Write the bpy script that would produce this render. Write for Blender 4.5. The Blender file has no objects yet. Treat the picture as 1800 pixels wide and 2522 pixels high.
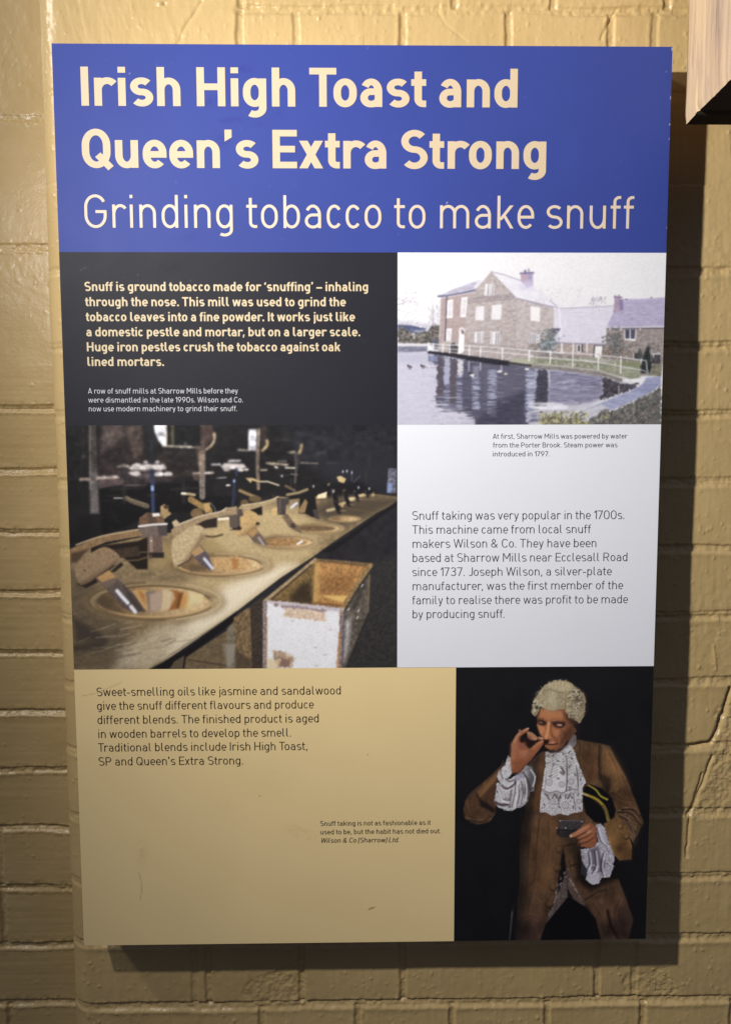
import bpy, math, random
import numpy as np
from mathutils import Vector, Euler
from mathutils.geometry import delaunay_2d_cdt

sc = bpy.context.scene
COL = sc.collection
rng = np.random.default_rng(7)
random.seed(7)

# ---------------------------------------------------------------- camera
CAM = np.array([-0.010204, -0.832705, 1.568777])
ROT = (1.49243397, 0.00253132, -0.01380587)
cam_d = bpy.data.cameras.new('camera')
cam = bpy.data.objects.new('camera', cam_d); COL.objects.link(cam)
cam.location = CAM; cam.rotation_euler = ROT
cam_d.sensor_fit = 'VERTICAL'; cam_d.sensor_height = 36.0
cam_d.lens = 1730.0 / 2522.0 * 36.0
cam_d.clip_start = 0.01; cam_d.clip_end = 50
sc.camera = cam

# ---------------------------------------------------------------- light
world = bpy.data.worlds.new('World'); sc.world = world; world.use_nodes = True
bg = world.node_tree.nodes['Background']
# dim room: pale ceiling above, dark floor below
wt = world.node_tree
w_tc = wt.nodes.new('ShaderNodeTexCoord'); w_sp = wt.nodes.new('ShaderNodeSeparateXYZ'); w_cr = wt.nodes.new('ShaderNodeValToRGB')
wt.links.new(w_tc.outputs['Generated'], w_sp.inputs[0])
w_mr = wt.nodes.new('ShaderNodeMapRange'); w_mr.inputs['From Min'].default_value = -1; w_mr.inputs['From Max'].default_value = 1
wt.links.new(w_sp.outputs['Z'], w_mr.inputs['Value']); wt.links.new(w_mr.outputs['Result'], w_cr.inputs['Fac'])
w_cr.color_ramp.elements[0].position = .3; w_cr.color_ramp.elements[0].color = (.10, .10, .11, 1)
w_cr.color_ramp.elements[1].position = .8; w_cr.color_ramp.elements[1].color = (.85, .94, 1.35, 1)
wt.links.new(w_cr.outputs['Color'], bg.inputs['Color'])
bg.inputs['Strength'].default_value = 0.15

sp = bpy.data.lights.new('gallery_spot', 'SPOT')
sp.energy = 83.0; sp.color = (1.0, 0.975, 0.93)
sp.shadow_soft_size = 0.018
sp.spot_size = math.radians(172); sp.spot_blend = 1.0
spo = bpy.data.objects.new('gallery_spot', sp); COL.objects.link(spo)
LIGHT = Vector((-0.566, -0.745, 2.005))
spo.location = LIGHT
spo.rotation_euler = Vector((0.986, 0.14, -0.09)).to_track_quat('-Z', 'Y').to_euler()

ar = bpy.data.lights.new('upper_lamp', 'AREA'); ar.shape = 'RECTANGLE'; ar.size = 0.22; ar.size_y = 0.16
ar.energy = 9.0; ar.color = (1.0, 0.98, 0.95)
aro = bpy.data.objects.new('upper_lamp', ar); COL.objects.link(aro)
aro.location = (-1.45, -0.72, 2.72)
aro.rotation_euler = (Vector((-0.3, 0.0, 1.9)) - aro.location).to_track_quat('-Z', 'Y').to_euler()

sc.view_settings.view_transform = 'Standard'
sc.view_settings.look = 'None'
sc.view_settings.exposure = 0.0
sc.view_settings.gamma = 1.0

# ---------------------------------------------------------------- measuring helpers
F, CX, CY = 1730.0, 900.0, 1261.0
RM = np.array(Euler(ROT, 'XYZ').to_matrix())
DEP = 0.050                                   # depth of the panel: its face stands this far off the wall
W, H, Z0 = 0.66, 0.66 * 1.5235, 1.0           # panel width, height, lower edge

def at(px, py, y=-DEP):
    """where the sight line measured at (px, py) on the photograph meets the plane y"""
    d = RM @ np.array([(px - CX) / F, -(py - CY) / F, -1.0])
    t = (y - CAM[1]) / d[1]
    return CAM + t * d

def shot(x, y, z):
    """photograph coordinates of points of the world (used to lay the printed pictures out)"""
    P = np.stack([x - CAM[0], y - CAM[1] + 0 * x, z - CAM[2]], -1) @ RM
    return CX + F * P[..., 0] / -P[..., 2], CY - F * P[..., 1] / -P[..., 2]

# ---------------------------------------------------------------- noise
def _lat(seed):
    return np.random.default_rng(seed).random((257, 257)).astype(np.float32)
_L = {}
def noise(x, y, seed=0):
    if seed not in _L: _L[seed] = _lat(seed)
    t = _L[seed]
    xi = np.floor(x).astype(np.int64); yi = np.floor(y).astype(np.int64)
    fx = (x - xi).astype(np.float32); fy = (y - yi).astype(np.float32)
    fx = fx * fx * fx * (fx * (fx * 6 - 15) + 10); fy = fy * fy * fy * (fy * (fy * 6 - 15) + 10)
    a = xi & 255; b = yi & 255
    v0 = t[a, b] * (1 - fx) + t[a + 1, b] * fx
    v1 = t[a, b + 1] * (1 - fx) + t[a + 1, b + 1] * fx
    return (v0 * (1 - fy) + v1 * fy) * 2 - 1
def fbm(x, y, seed=0, o=4):
    s = 0; a = 1.0; n = 0
    for i in range(o):
        s = s + a * noise(x * 2 ** i + 17.3 * i, y * 2 ** i + 5.1 * i, seed + i); n += a; a *= .5
    return s / n
def sstep(a, b, x):
    t = np.clip((x - a) / (b - a), 0, 1); return t * t * (3 - 2 * t)

# ---------------------------------------------------------------- materials and objects
def mat(name, col=(.5, .5, .5), rough=.5, spec=.5, attr=None):
    m = bpy.data.materials.new(name); m.use_nodes = True
    nt = m.node_tree; b = nt.nodes['Principled BSDF']
    b.inputs['Base Color'].default_value = (*col, 1)
    b.inputs['Roughness'].default_value = rough
    b.inputs['Specular IOR Level'].default_value = spec
    if attr:
        a = nt.nodes.new('ShaderNodeAttribute'); a.attribute_name = attr
        nt.links.new(a.outputs['Color'], b.inputs['Base Color'])
    return m, nt, b

def nz(nt, scale, detail=4, rough=.55, vec=None, mapping=None):
    tc = nt.nodes.new('ShaderNodeTexCoord')
    mp = nt.nodes.new('ShaderNodeMapping')
    if mapping: mp.inputs['Scale'].default_value = mapping
    n = nt.nodes.new('ShaderNodeTexNoise')
    n.inputs['Scale'].default_value = scale; n.inputs['Detail'].default_value = detail
    n.inputs['Roughness'].default_value = rough
    nt.links.new(tc.outputs['Object'], mp.inputs['Vector']); nt.links.new(mp.outputs['Vector'], n.inputs['Vector'])
    return n

def bump(nt, b, src, strength, dist, prev=None):
    bp = nt.nodes.new('ShaderNodeBump')
    bp.inputs['Strength'].default_value = strength; bp.inputs['Distance'].default_value = dist
    nt.links.new(src, bp.inputs['Height'])
    if prev is not None: nt.links.new(prev, bp.inputs['Normal'])
    nt.links.new(bp.outputs['Normal'], b.inputs['Normal'])
    return bp.outputs['Normal']

def link(name, me, parent=None, m=None):
    o = bpy.data.objects.new(name, me); COL.objects.link(o)
    if parent is not None: o.parent = parent
    if m is not None: me.materials.append(m)
    return o

def mesh_np(name, co, faces, smooth=False):
    """faces: (n, k) array of one polygon size"""
    me = bpy.data.meshes.new(name)
    co = np.asarray(co, np.float32); faces = np.asarray(faces, np.int32)
    n, k = faces.shape
    me.vertices.add(len(co)); me.vertices.foreach_set('co', co.ravel())
    me.loops.add(n * k); me.loops.foreach_set('vertex_index', faces.ravel())
    me.polygons.add(n)
    me.polygons.foreach_set('loop_start', np.arange(0, n * k, k, dtype=np.int32))
    if smooth: me.polygons.foreach_set('use_smooth', np.ones(n, bool))
    me.update(calc_edges=True)
    return me

def grid_faces(nr, nc):
    i = np.arange(nr - 1)[:, None] * nc + np.arange(nc - 1)[None, :]
    return np.stack([i, i + 1, i + nc + 1, i + nc], -1).reshape(-1, 4)

def tag(o, label, cat):
    o['label'] = label; o['category'] = cat; o['kind'] = 'thing'

def lin(c):
    c = np.asarray(c, np.float32) / 255.0
    return np.where(c <= .04045, c / 12.92, ((c + .055) / 1.055) ** 2.4)
# ================================================================ the painted brick wall
wm, nt, pb = mat('wall_paint', (.5, .4, .23), .38, .42)
n1 = nz(nt, 9, 5); n2 = nz(nt, 60, 3)
cr = nt.nodes.new('ShaderNodeValToRGB')
cr.color_ramp.elements[0].position = .3; cr.color_ramp.elements[0].color = (.50, .355, .155, 1)
cr.color_ramp.elements[1].position = .75; cr.color_ramp.elements[1].color = (.575, .41, .192, 1)
nt.links.new(n1.outputs['Fac'], cr.inputs['Fac']); nt.links.new(cr.outputs['Color'], pb.inputs['Base Color'])
mr = nt.nodes.new('ShaderNodeMapRange')
mr.inputs['To Min'].default_value = .22; mr.inputs['To Max'].default_value = .42
nt.links.new(n2.outputs['Fac'], mr.inputs['Value']); nt.links.new(mr.outputs['Result'], pb.inputs['Roughness'])
nb = nz(nt, 330, 4, .6); nv = nz(nt, 260, 3, .6, mapping=(1, 1, .22))
pv = bump(nt, pb, nb.outputs['Fac'], .20, .0012)
bump(nt, pb, nv.outputs['Fac'], .06, .0012, pv)

def splat(hgt, S, Z, ds, dz, pts):
    """small round paint specks and drips added to a height field"""
    s0, z0 = S[0], Z[0]
    for (s, z, r, a, st) in pts:
        i0 = int((z - st * r * 3 - z0) / dz); i1 = int((z + st * r * 3 - z0) / dz) + 2
        j0 = int((s - r * 3 - s0) / ds); j1 = int((s + r * 3 - s0) / ds) + 2
        i0 = max(i0, 0); j0 = max(j0, 0)
        if i1 <= i0 or j1 <= j0: continue
        zz = Z[i0:i1][:, None]; ss = S[j0:j1][None, :]
        if zz.size == 0 or ss.size == 0: continue
        hgt[i0:i1, j0:j1] += a * np.exp(-(((ss - s) / r) ** 2 + ((zz - z) / (r * st)) ** 2))

def joint(d, wd, dep, lip):
    """profile across a mortar joint; d = distance above its middle line"""
    k = np.abs(d) / wd
    g = -dep * np.where(d > 0, 1 - sstep(.62, 1.0, k), 1 - sstep(.35, 1.2, k))
    return g + lip * np.exp(-((d + wd * 1.25) / (wd * .55)) ** 2)

def seg_d(X, Y, pts):
    """distance to a polyline"""
    best = np.full(X.shape, 1e9, np.float32)
    for (ax, ay), (bx, by) in zip(pts[:-1], pts[1:]):
        vx, vy = bx - ax, by - ay
        t = np.clip(((X - ax) * vx + (Y - ay) * vy) / (vx * vx + vy * vy + 1e-12), 0, 1)
        best = np.minimum(best, np.hypot(X - ax - t * vx, Y - ay - t * vy))
    return best

def brick_field(S, Z, courses, heads, seed, thick=1.0, brush=1.0, jw=.0062):
    """height of a painted brick face. courses: [(z, strength)], heads: {row index below course i: [x...]}"""
    X, Y = np.meshgrid(S.astype(np.float32), Z.astype(np.float32))
    wx = .0030 * fbm(X * 22, Y * 22, seed, 3); wz = .0026 * fbm(X * 16 + 9, Y * 40, seed + 5, 4)
    h = .0011 * fbm(X * 9, Y * 9, seed + 11, 3)
    rough = sstep(.12, .5, fbm(X * 7, Y * 9, seed + 21, 2))
    zs = [c[0] for c in courses]
    row = np.zeros(Y.shape, np.int32)
    for z in zs: row += (Y + wz < z)
    # each course leans and stands a little differently
    tab = np.random.default_rng(seed).normal(0, 1, (64, 2)).astype(np.float32)
    tab[:4] = tab[0]
    h += .0007 * tab[row % 64, 0] + .0006 * fbm(X * 11 + row * 7.7, Y * 11, seed + 31, 2)
    for c_ in courses:
        z, st = c_[:2]
        d = Y + wz - z
        loc = st * (.75 + .45 * fbm(X * 13 + z * 91, Y * 13, seed + 41, 3))
        if len(c_) > 2: loc = loc * sstep(c_[2] - .008, c_[2] + .004, X); st = st * sstep(c_[2] - .008, c_[2] + .004, X)
        h += joint(d, jw, .0030 * thick, .0008) * np.clip(loc, 0, 1.5)
        # crumbly mortar
        near = np.exp(-(d / .007) ** 2)
        h += near * .0016 * st * fbm(X * 190, Y * 190, seed + 51, 3)
    for r, xs in heads.items():
        top = zs[r] if r >= 0 else 9; bot = zs[r + 1] if r + 1 < len(zs) else -9
        inside = sstep(0, .004, top - (Y + wz)) * sstep(0, .004, (Y + wz) - bot)
        for x0 in xs:
            x1, s1 = x0 if isinstance(x0, tuple) else (x0, 1.0)
            d = X + wx - x1
            h += inside * s1 * joint(d, .0048, .0026 * thick, .0004)
            h += inside * s1 * np.exp(-(d / .006) ** 2) * .0009 * fbm(X * 200, Y * 200, seed + 55, 3)
    h += (.00022 + .0003 * rough) * (.4 + .6 * brush) * fbm(X * 120, Y * 120, seed + 61, 3)
    h += .00022 * brush * fbm(X * 210, Y * 26, seed + 71, 3)                       # brush marks
    return h, X, Y

def specks(S, Z, n, seed, k=1.0):
    r = np.random.default_rng(seed)
    return [(r.uniform(S[0], S[-1]), r.uniform(Z[0], Z[-1]), .0011 + k * .0009 * r.random() ** 2,
             .0004 * k + .0010 * k * r.random() ** 3, 1 + .5 * r.random()) for _ in range(n)]

# --- main face, with its rounded corner on the left
STEP = .00125
RAD, XL = .030, -.372                              # bullnose radius, left end of the wall
flat0 = XL + RAD
S = np.arange(flat0 - RAD * math.pi / 2 - .050, .62, STEP)   # runs round the corner: s = x on the flat
Z = np.arange(.72, 2.26, STEP)
zc = lambda px, py: at(px, py, 0.0)[2]
xc = lambda px, py: at(px, py, 0.0)[0]
courses = [(2.156, .8), (zc(1200, 24), .8, xc(590, 24)), (1.980, .30), (1.880, .12)]
for py, st in [(668, .75), (851, .8), (1018, .8), (1187, .8), (1352, .85), (1515, .9), (1678, .9), (1838, .8),
               (1997, .8), (2158, .9), (2307, 1.0)]:
    courses.append((zc(1745, py), st))
courses += [(zc(900, 2472), 1.1), (.803, 1.0)]
heads = {
    0: [xc(593, 8), xc(1119, 8), xc(1365, 8), xc(1642, 8), .6],
    1: [xc(593, 70), (xc(728, 70), .6), xc(991, 70), xc(1252, 70), xc(1507, 70), (xc(1612, 70), .5)],
    14: [(xc(480, 2440), .7), xc(515, 2440), xc(742, 2440), xc(990, 2440), xc(1468, 2440), (xc(1560, 2440), .6), .5],
    15: [xc(645, 2500), xc(880, 2500), xc(1113, 2500), xc(1349, 2500), xc(1581, 2500), xc(1800, 2500)],
    13: [.5], 11: [(.57, 1)], 9: [(.56, 1)], 7: [(.565, 1)], 5: [(.57, 1)],
}
h, X, Y = brick_field(S, Z, courses, heads, 100)
corner = sstep(flat0 + .02, flat0 - .004, X)
h = h * (1 - .55 * corner)
# thick brushed paint next to the corner at the top
tl = sstep(1.96, 2.02, Y) * sstep(-.14, -.24, X)
h += tl * (.0006 * fbm(X * 150 + Y * 30, Y * 34, 300, 3))
def WP(pts): return [tuple(at(px, py, 0.0)[[0, 2]]) for px, py in pts]
# crack and crumbled repairs to the right of the panel
wob = .004 * fbm(X * 60, Y * 60, 320, 4)
for pts, wd, dep in [([(1800, 1695), (1778, 1765), (1755, 1815), (1748, 1828), (1702, 1836)], .0026, .0060),
                     ([(1752, 1862), (1732, 1920), (1708, 1985), (1690, 2008)], .0020, .0035),
                     ([(1727, 1905), (1700, 1990), (1693, 2060), (1688, 2110)], .0016, .0025),
                     ([(1520, 20), (1500, 50), (1480, 95)], .0016, .0012), ([(500, 0), (455, 70), (440, 110)], .0018, .0012),
                     ([(1150, 100), (1095, 60), (1080, 20)], .0012, .0006)]:
    d = seg_d(X + wob * .8, Y + wob * .6, WP(pts))
    h += -dep * np.exp(-(d / wd) ** 2)
for pts, wd in [([(1800, 1760), (1790, 1830)], .020), ([(1790, 1880), (1768, 1940), (1740, 2000)], .017),
                ([(1560, 2420), (1625, 2410), (1640, 2450)], .014), ([(640, 2440), (720, 2420)], .020)]:
    d = seg_d(X + wob * 2, Y + wob * 2, WP(pts))
    m = sstep(1.15, .8, d / wd)
    h += m * (-.0012 + .0012 * fbm(X * 170, Y * 170, 330, 4) + .0009 * np.abs(noise(X * 260, Y * 260, 337)))
d = seg_d(X, Y, WP([(1757, 1590), (1763, 1650)])); h += .0012 * np.exp(-(d / .0013) ** 2)
splat(h, S, Z, STEP, STEP, specks(S, Z, 5200, 340))
# white chip of plaster above the panel and a knocked spot
splat(h, S, Z, STEP, STEP, [(xc(395, 8), zc(395, 8), .004, .0022, .5), (xc(405, 9), zc(405, 9), .0022, -.003, .6)])
# wrap: arc length -> position and normal
a = np.clip((flat0 - S) / RAD, 0, math.pi / 2)
back = np.clip(flat0 - S - RAD * math.pi / 2, 0, None)
bx = np.where(S >= flat0, S, flat0 - RAD * np.sin(a)); by = np.where(S >= flat0, 0, RAD - RAD * np.cos(a)) + back
nx = -np.sin(a); ny = -np.cos(a)
co = np.stack([bx[None, :] + nx[None, :] * h, by[None, :] + ny[None, :] * h, Y], -1).reshape(-1, 3)
me = mesh_np('brick_wall', co, grid_faces(len(Z), len(S)), True)
wall = link('brick_wall', me, None, wm)
tag(wall, 'yellow ochre painted brick wall with a rounded corner, behind the information panel', 'wall')

# --- recessed face to the left of the corner
S2 = np.arange(-.66, -.355, STEP)
REC = .075
lz = [at(100, py, REC)[2] for py in (290, 610, 1003, 1158, 1309, 1459, 1607, 1755, 1897, 2041, 2185, 2326, 2470)]
st2 = [.55, .8, 1, 1, 1, 1, 1, 1.05, 1.1, 1.1, 1.1, 1.15, 1.1]
c2 = [(2.14, .4)] + list(zip(lz, st2)) + [(lz[-1] - .082, 1)]
xl = at(4, 2100, REC)[0]
hd2 = {9: [xl - .115], 10: [xl - .001], 11: [xl], 12: [xl - .113], 13: [xl + .003], 8: [xl - .003], 6: [xl - .1], 5: [xl - .02], 3: [xl - .02]}
h2, X2, Y2 = brick_field(S2, Z, c2, hd2, 500, 1.0, .25, .0046)
h2 += .00028 * sstep(1.85, 1.55, Y2) * fbm(X2 * 6, Y2 * 160, 560, 3)      # horizontal trowel lines
h2 += .0005 * sstep(1.97, 2.04, Y2) * np.maximum(0, fbm(X2 * 120, Y2 * 70, 570, 3))
splat(h2, S2, Z, STEP, STEP, specks(S2, Z, 700, 580, .6))
co = np.stack([X2, REC - h2, Y2], -1).reshape(-1, 3)
me = mesh_np('recessed_wall', co, grid_faces(len(Z), len(S2)), True)
wall2 = link('recessed_wall', me, None, wm)
tag(wall2, 'narrow recessed strip of ochre painted brickwork left of the rounded wall corner', 'wall')

# ================================================================ timber beam, top right
bm_, nt, pb = mat('weathered_timber', (.45, .32, .2), .75, .25)
w1 = nz(nt, 34, 8, .7, mapping=(1, 1.0, .12)); w2 = nz(nt, 120, 5, .65, mapping=(1, 1.0, .09)); w3 = nz(nt, 14, 3, .5, mapping=(1, 1, .3))
cr = nt.nodes.new('ShaderNodeValToRGB'); e = cr.color_ramp.elements
e[0].position = .30; e[0].color = (.13, .085, .055, 1); e[1].position = .72; e[1].color = (.60, .43, .26, 1)
k = e.new(.42); k.color = (.36, .25, .17, 1); k = e.new(.55); k.color = (.50, .36, .225, 1)
mx = nt.nodes.new('ShaderNodeMix'); mx.data_type = 'FLOAT'; mx.inputs[0].default_value = .38
nt.links.new(w1.outputs['Fac'], mx.inputs[2]); nt.links.new(w2.outputs['Fac'], mx.inputs[3])
nt.links.new(mx.outputs[0], cr.inputs['Fac'])
cg = nt.nodes.new('ShaderNodeMix'); cg.data_type = 'RGBA'
cr2 = nt.nodes.new('ShaderNodeValToRGB'); cr2.color_ramp.elements[0].position = .52; cr2.color_ramp.elements[1].position = .72
nt.links.new(w3.outputs['Fac'], cr2.inputs['Fac'])
ml = nt.nodes.new('ShaderNodeMath'); ml.operation = 'MULTIPLY'; ml.inputs[1].default_value = .55
nt.links.new(cr2.outputs['Color'], ml.inputs[0]); nt.links.new(ml.outputs[0], cg.inputs[0])
nt.links.new(cr.outputs['Color'], cg.inputs[6]); cg.inputs[7].default_value = (.27, .21, .185, 1)
nt.links.new(cg.outputs[2], pb.inputs['Base Color'])
pv = bump(nt, pb, w1.outputs['Fac'], .5, .004)
bump(nt, pb, w2.outputs['Fac'], .5, .002, pv)

def beam():
    zb, y0 = at(1685, 306, -.062)[2], -.062                  # hangs clear of the wall, back face 62 mm in front of it
    x0 = at(1685, 306, y0)[0]
    ys = np.arange(y0, -.33, -.0018); zz = np.arange(zb, 2.45, .0025)
    Yg, Zg = np.meshgrid(ys, zz)
    grain = .0010 * fbm(Yg * 60, Zg * 4, 700, 4) + .0005 * fbm(Yg * 240, Zg * 8, 710, 3)
    split = np.exp(-((Yg - y0 + .026 + .002 * noise(Zg * 20, Zg * 0, 711)) / .0011) ** 2) * sstep(zb + .06, zb + .01, Zg)
    grain -= .004 * split
    end = np.exp(-((Zg - zb) / .006) ** 2)
    rag = -.0006 * np.abs(fbm(ys * 45, ys * 0 + 3, 720, 4)) + .0030 * np.exp(-((ys - y0 + .026) / .004) ** 2)
    Zf = Zg + rag[None, :] * end
    Xf = x0 - grain + .0012 * end
    nr, nc = Yg.shape
    co = np.stack([Xf, Yg, Zf], -1).reshape(-1, 3)
    far = np.stack([Xf * 0 + .50, Yg, Zf], -1)
    fs = grid_faces(nr, nc)
    co2 = np.concatenate([co, far.reshape(-1, 3)]); n = nr * nc
    f = [fs[:, ::-1], fs + n]
    idx = np.arange(n).reshape(nr, nc)
    for line, flip in ((idx[-1], 1), (idx[:, 0], 1), (idx[:, -1], 0)):
        q = np.stack([line[:-1], line[1:], line[1:] + n, line[:-1] + n], -1)
        f.append(q[:, ::-1] if flip else q)
    line = idx[0]
    und = np.stack([line[:-1], line[1:], line[1:] + n, line[:-1] + n], -1)[:, ::-1]
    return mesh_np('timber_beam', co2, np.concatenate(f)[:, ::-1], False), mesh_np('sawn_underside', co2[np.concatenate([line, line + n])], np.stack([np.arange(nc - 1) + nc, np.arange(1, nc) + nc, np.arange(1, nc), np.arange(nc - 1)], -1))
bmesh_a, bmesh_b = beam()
tb = link('timber_beam', bmesh_a, None, bm_)
um, nt, pb = mat('end_grain_painted_shade', (.06, .045, .035), .9, .1)  # shade under the beam put into the colour, darker than the timber itself
us = link('sawn_underside', bmesh_b, tb, um); us['label'] = 'sawn underside with its shade painted in as a dark colour'
tag(tb, 'end of a weathered sawn timber beam beside the board’s top right corner', 'beam')
# ================================================================ lettering: a monoline grotesque drawn with strokes
def arc(cx, cy, rx, ry, a0, a1, n):
    return [(cx + rx * math.cos(math.radians(a0 + (a1 - a0) * i / n)), cy + ry * math.sin(math.radians(a0 + (a1 - a0) * i / n))) for i in range(n + 1)]

WID = {  # width in cap heights: (light, bold)
 'a': (.485, .565), 'b': (.49, .60), 'c': (.46, .555), 'd': (.49, .60), 'e': (.50, .62), 'f': (.31, .385), 'g': (.49, .60), 'h': (.49, .60),
 'i': (.085, .20), 'j': (.17, .30), 'k': (.49, .62), 'l': (.205, .32), 'm': (.88, .99), 'n': (.49, .60), 'o': (.50, .60), 'p': (.49, .60),
 'r': (.38, .52), 's': (.485, .585), 't': (.32, .385), 'u': (.49, .60), 'v': (.50, .62), 'w': (.80, .93), 'x': (.48, .65), 'y': (.50, .62),
 'A': (.68, .78), 'B': (.60, .69), 'C': (.64, .70), 'E': (.55, .635), 'G': (.66, .72), 'H': (.63, .73), 'I': (.085, .20), 'J': (.46, .55),
 'L': (.52, .60), 'M': (.78, .88), 'P': (.59, .67), 'Q': (.66, .74), 'R': (.61, .70), 'S': (.62, .69), 'T': (.62, .69), 'W': (1.0, 1.12),
 '0': (.60, .64), '1': (.30, .38), '3': (.58, .64), '7': (.56, .62), '9': (.58, .64), '.': (.10, .20), ',': (.12, .22), '-': (.34, .38), '–': (.60, .62),
 '’': (.10, .19), '‘': (.10, .19), '&': (.70, .78), '(': (.19, .25), ')': (.19, .25)}
ROUND_L = set('acdegoqsCGOQS0369&'); ROUND_R = set('bopcesBDOPQSCG0369'); OPEN = set('fjkrtvwxyATVWYLJ17.,-–’‘()z')

def bearing(ch, side, t):
    if ch in '.,’‘': return .085 + t * -.03
    if side == 1 and ch in 'cesCSE': return .035 * (1 - t) + .024 * t
    if ch in OPEN and not (side == 0 and ch in 'krL'): return (.045, .02)[0] * (1 - t) + .018 * t
    if ch in (ROUND_L if side == 0 else ROUND_R): return .075 * (1 - t) + .042 * t
    return .098 * (1 - t) + .068 * t

def glyph(ch, w, q):
    """-> (quads as lists of points, advance width).  w = stem in cap heights, q = arc steps per quarter"""
    t = min(max((w - .085) / .115, 0), 1.3)
    Wd = WID[ch][0] * (1 - t) + WID[ch][1] * t
    hw = w * (1 - .12 * t); a = w / 2; b = hw / 2
    Xh = .705 + .015 * t; ov = .012; D = -.26 - .03 * t
    l, r = a, Wd - a; B = b - ov; T = Xh - b + ov; CT = 1 - b + ov
    mx = (l + r) / 2; rx = (r - l) / 2
    quads = []
    def st(p, closed=False):
        p = [np.array(v, float) for v in p]
        p = [p[0]] + [v for u, v in zip(p[:-1], p[1:]) if np.hypot(*(v - u)) > 1e-4]
        if closed and np.hypot(*(p[0] - p[-1])) < 1e-4: p.pop()
        n = len(p); out = []
        for i in range(n):
            if closed: d0 = p[i] - p[i - 1]; d1 = p[(i + 1) % n] - p[i]
            else:
                d0 = p[i] - p[max(i - 1, 0)]; d1 = p[min(i + 1, n - 1)] - p[i]
                if i == 0: d0 = d1
                if i == n - 1: d1 = d0
            d0 = d0 / (np.hypot(*d0) + 1e-12); d1 = d1 / (np.hypot(*d1) + 1e-12)
            n0 = np.array([-d0[1], d0[0]]); n1 = np.array([-d1[1], d1[0]])
            m = n0 + n1; m = m / (np.hypot(*m) + 1e-12)
            m = m / max(m @ n0, .5)
            off = np.array([m[0] * a, m[1] * b])
            out.append((p[i] + off, p[i] - off))
        for i in range(n if closed else n - 1):
            j = (i + 1) % n
            quads.append([out[i][1], out[j][1], out[j][0], out[i][0]])
    def dg(p0, p1, k=1.0):
        """diagonal with level ends"""
        L = math.hypot(p1[0] - p0[0], p1[1] - p0[1]); hw_ = w * k * L / abs(p1[1] - p0[1]) / 2
        quads.append([np.array(v, float) for v in ((p0[0] - hw_, p0[1]), (p0[0] + hw_, p0[1]), (p1[0] + hw_, p1[1]), (p1[0] - hw_, p1[1]))])
        return hw_
    def box(x0, y0, x1, y1): quads.append([np.array(v, float) for v in ((x0, y0), (x1, y0), (x1, y1), (x0, y1))])
    def rr(l_, r_, b_, t_, f=.43):
        ry = (t_ - b_) * f; rx_ = (r_ - l_) / 2; c = (l_ + r_) / 2
        return arc(c, t_ - ry, rx_, ry, 0, 180, 2 * q) + arc(c, b_ + ry, rx_, ry, 180, 360, 2 * q)
    ry = (T - B) * .44
    if ch in 'obdpg':
        st(rr(l, r, B, T), True)
        if ch == 'b': box(0, 0, w, 1)
        if ch == 'd': box(Wd - w, 0, Wd, 1)
        if ch == 'p': box(0, D, w, Xh)
        if ch == 'g':
            st([(r, Xh), (r, D + b + rx * .8)] + arc(mx, D + b + rx * .8, rx, rx * .8, 0, -128, 3 * q)[1:])
    elif ch in 'nhm':
        box(0, 0, w, Xh if ch != 'h' else 1)
        xs = [(l, r)] if ch != 'm' else [(l, mx), (mx, r)]
        for (p, s) in xs:
            c = (p + s) / 2; k = (s - p) / 2; e = min(ry, k * 1.15)
            st(arc(c, T - e, k, e, 180, 0, 2 * q) + [(s, 0)])
    elif ch == 'u':
        box(Wd - w, 0, Wd, Xh); st([(l, Xh), (l, B + ry)] + arc(mx, B + ry, rx, ry, 180, 360, 2 * q)[1:])
    elif ch == 'r':
        box(0, 0, w, Xh); k = (Wd - a * .4 - l) * .62; st(arc(l + k, T - ry * .95, k, ry * .95, 180, 42, 2 * q))
    elif ch == 'i': box(0, 0, w, Xh); box(0, 1 - max(hw * .88, .1), w, 1)
    elif ch == 'j':
        x = Wd - a; box(Wd - w, 1 - max(hw * .88, .1), Wd, 1); k = Wd - w * .75
        st([(x, Xh), (x, D + b + k)] + arc(x - k, D + b + k, k, k, 0, -78, q)[1:])
    elif ch == 'l':
        k = (Wd - a) * .8; st([(a, 1), (a, b + k)] + arc(a + k, b + k, k, k, 180, 270, q)[1:] + [(Wd, b)])
    elif ch == 't':
        x = a + .08; k = (Wd - x) * .62; st([(x, .915), (x, b + k)] + arc(x + k, b + k, k, k, 180, 270, q)[1:] + [(Wd, b)]); box(0, Xh - hw, Wd, Xh)
    elif ch == 'f':
        x = a + .08; k = (Wd - x) * .72; st([(x, 0), (x, 1 - b - k)] + arc(x + k, 1 - b - k, k, k, 180, 90, q)[1:] + [(Wd, 1 - b)]); box(0, Xh - hw, Wd * .97, Xh)
    elif ch == 'a':
        st(arc(mx, T - ry, rx, ry, 148, 0, 3 * q) + [(r, 0)])
        ym = Xh * .595 - b * .4; k = (ym - B) / 2
        st([(r, ym)] + arc(l + k * 1.05, B + k, k * 1.05, k, 90, 270, 2 * q) + [(mx, B)] + arc(mx, B + k * .9, rx, k * .9, 270, 350, q)[1:])
    elif ch == 'c':
        st(arc(mx, T - ry, rx, ry, 38, 180, 2 * q) + arc(mx, B + ry, rx, ry, 180, 322, 2 * q))
    elif ch == 'e':
        ym = Xh * .5 - b * .1
        st([(l, ym), (r, ym)]); st([(r, ym - b)] + arc(mx, T - ry, rx, ry, 0, 180, 2 * q) + arc(mx, B + ry, rx, ry, 180, 318, 2 * q))
    elif ch in 'sS':
        t_ = T if ch == 's' else CT; ym = (t_ + B) / 2; h1 = (t_ - ym) / 2; k = min(rx, h1 * 1.25)
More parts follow.
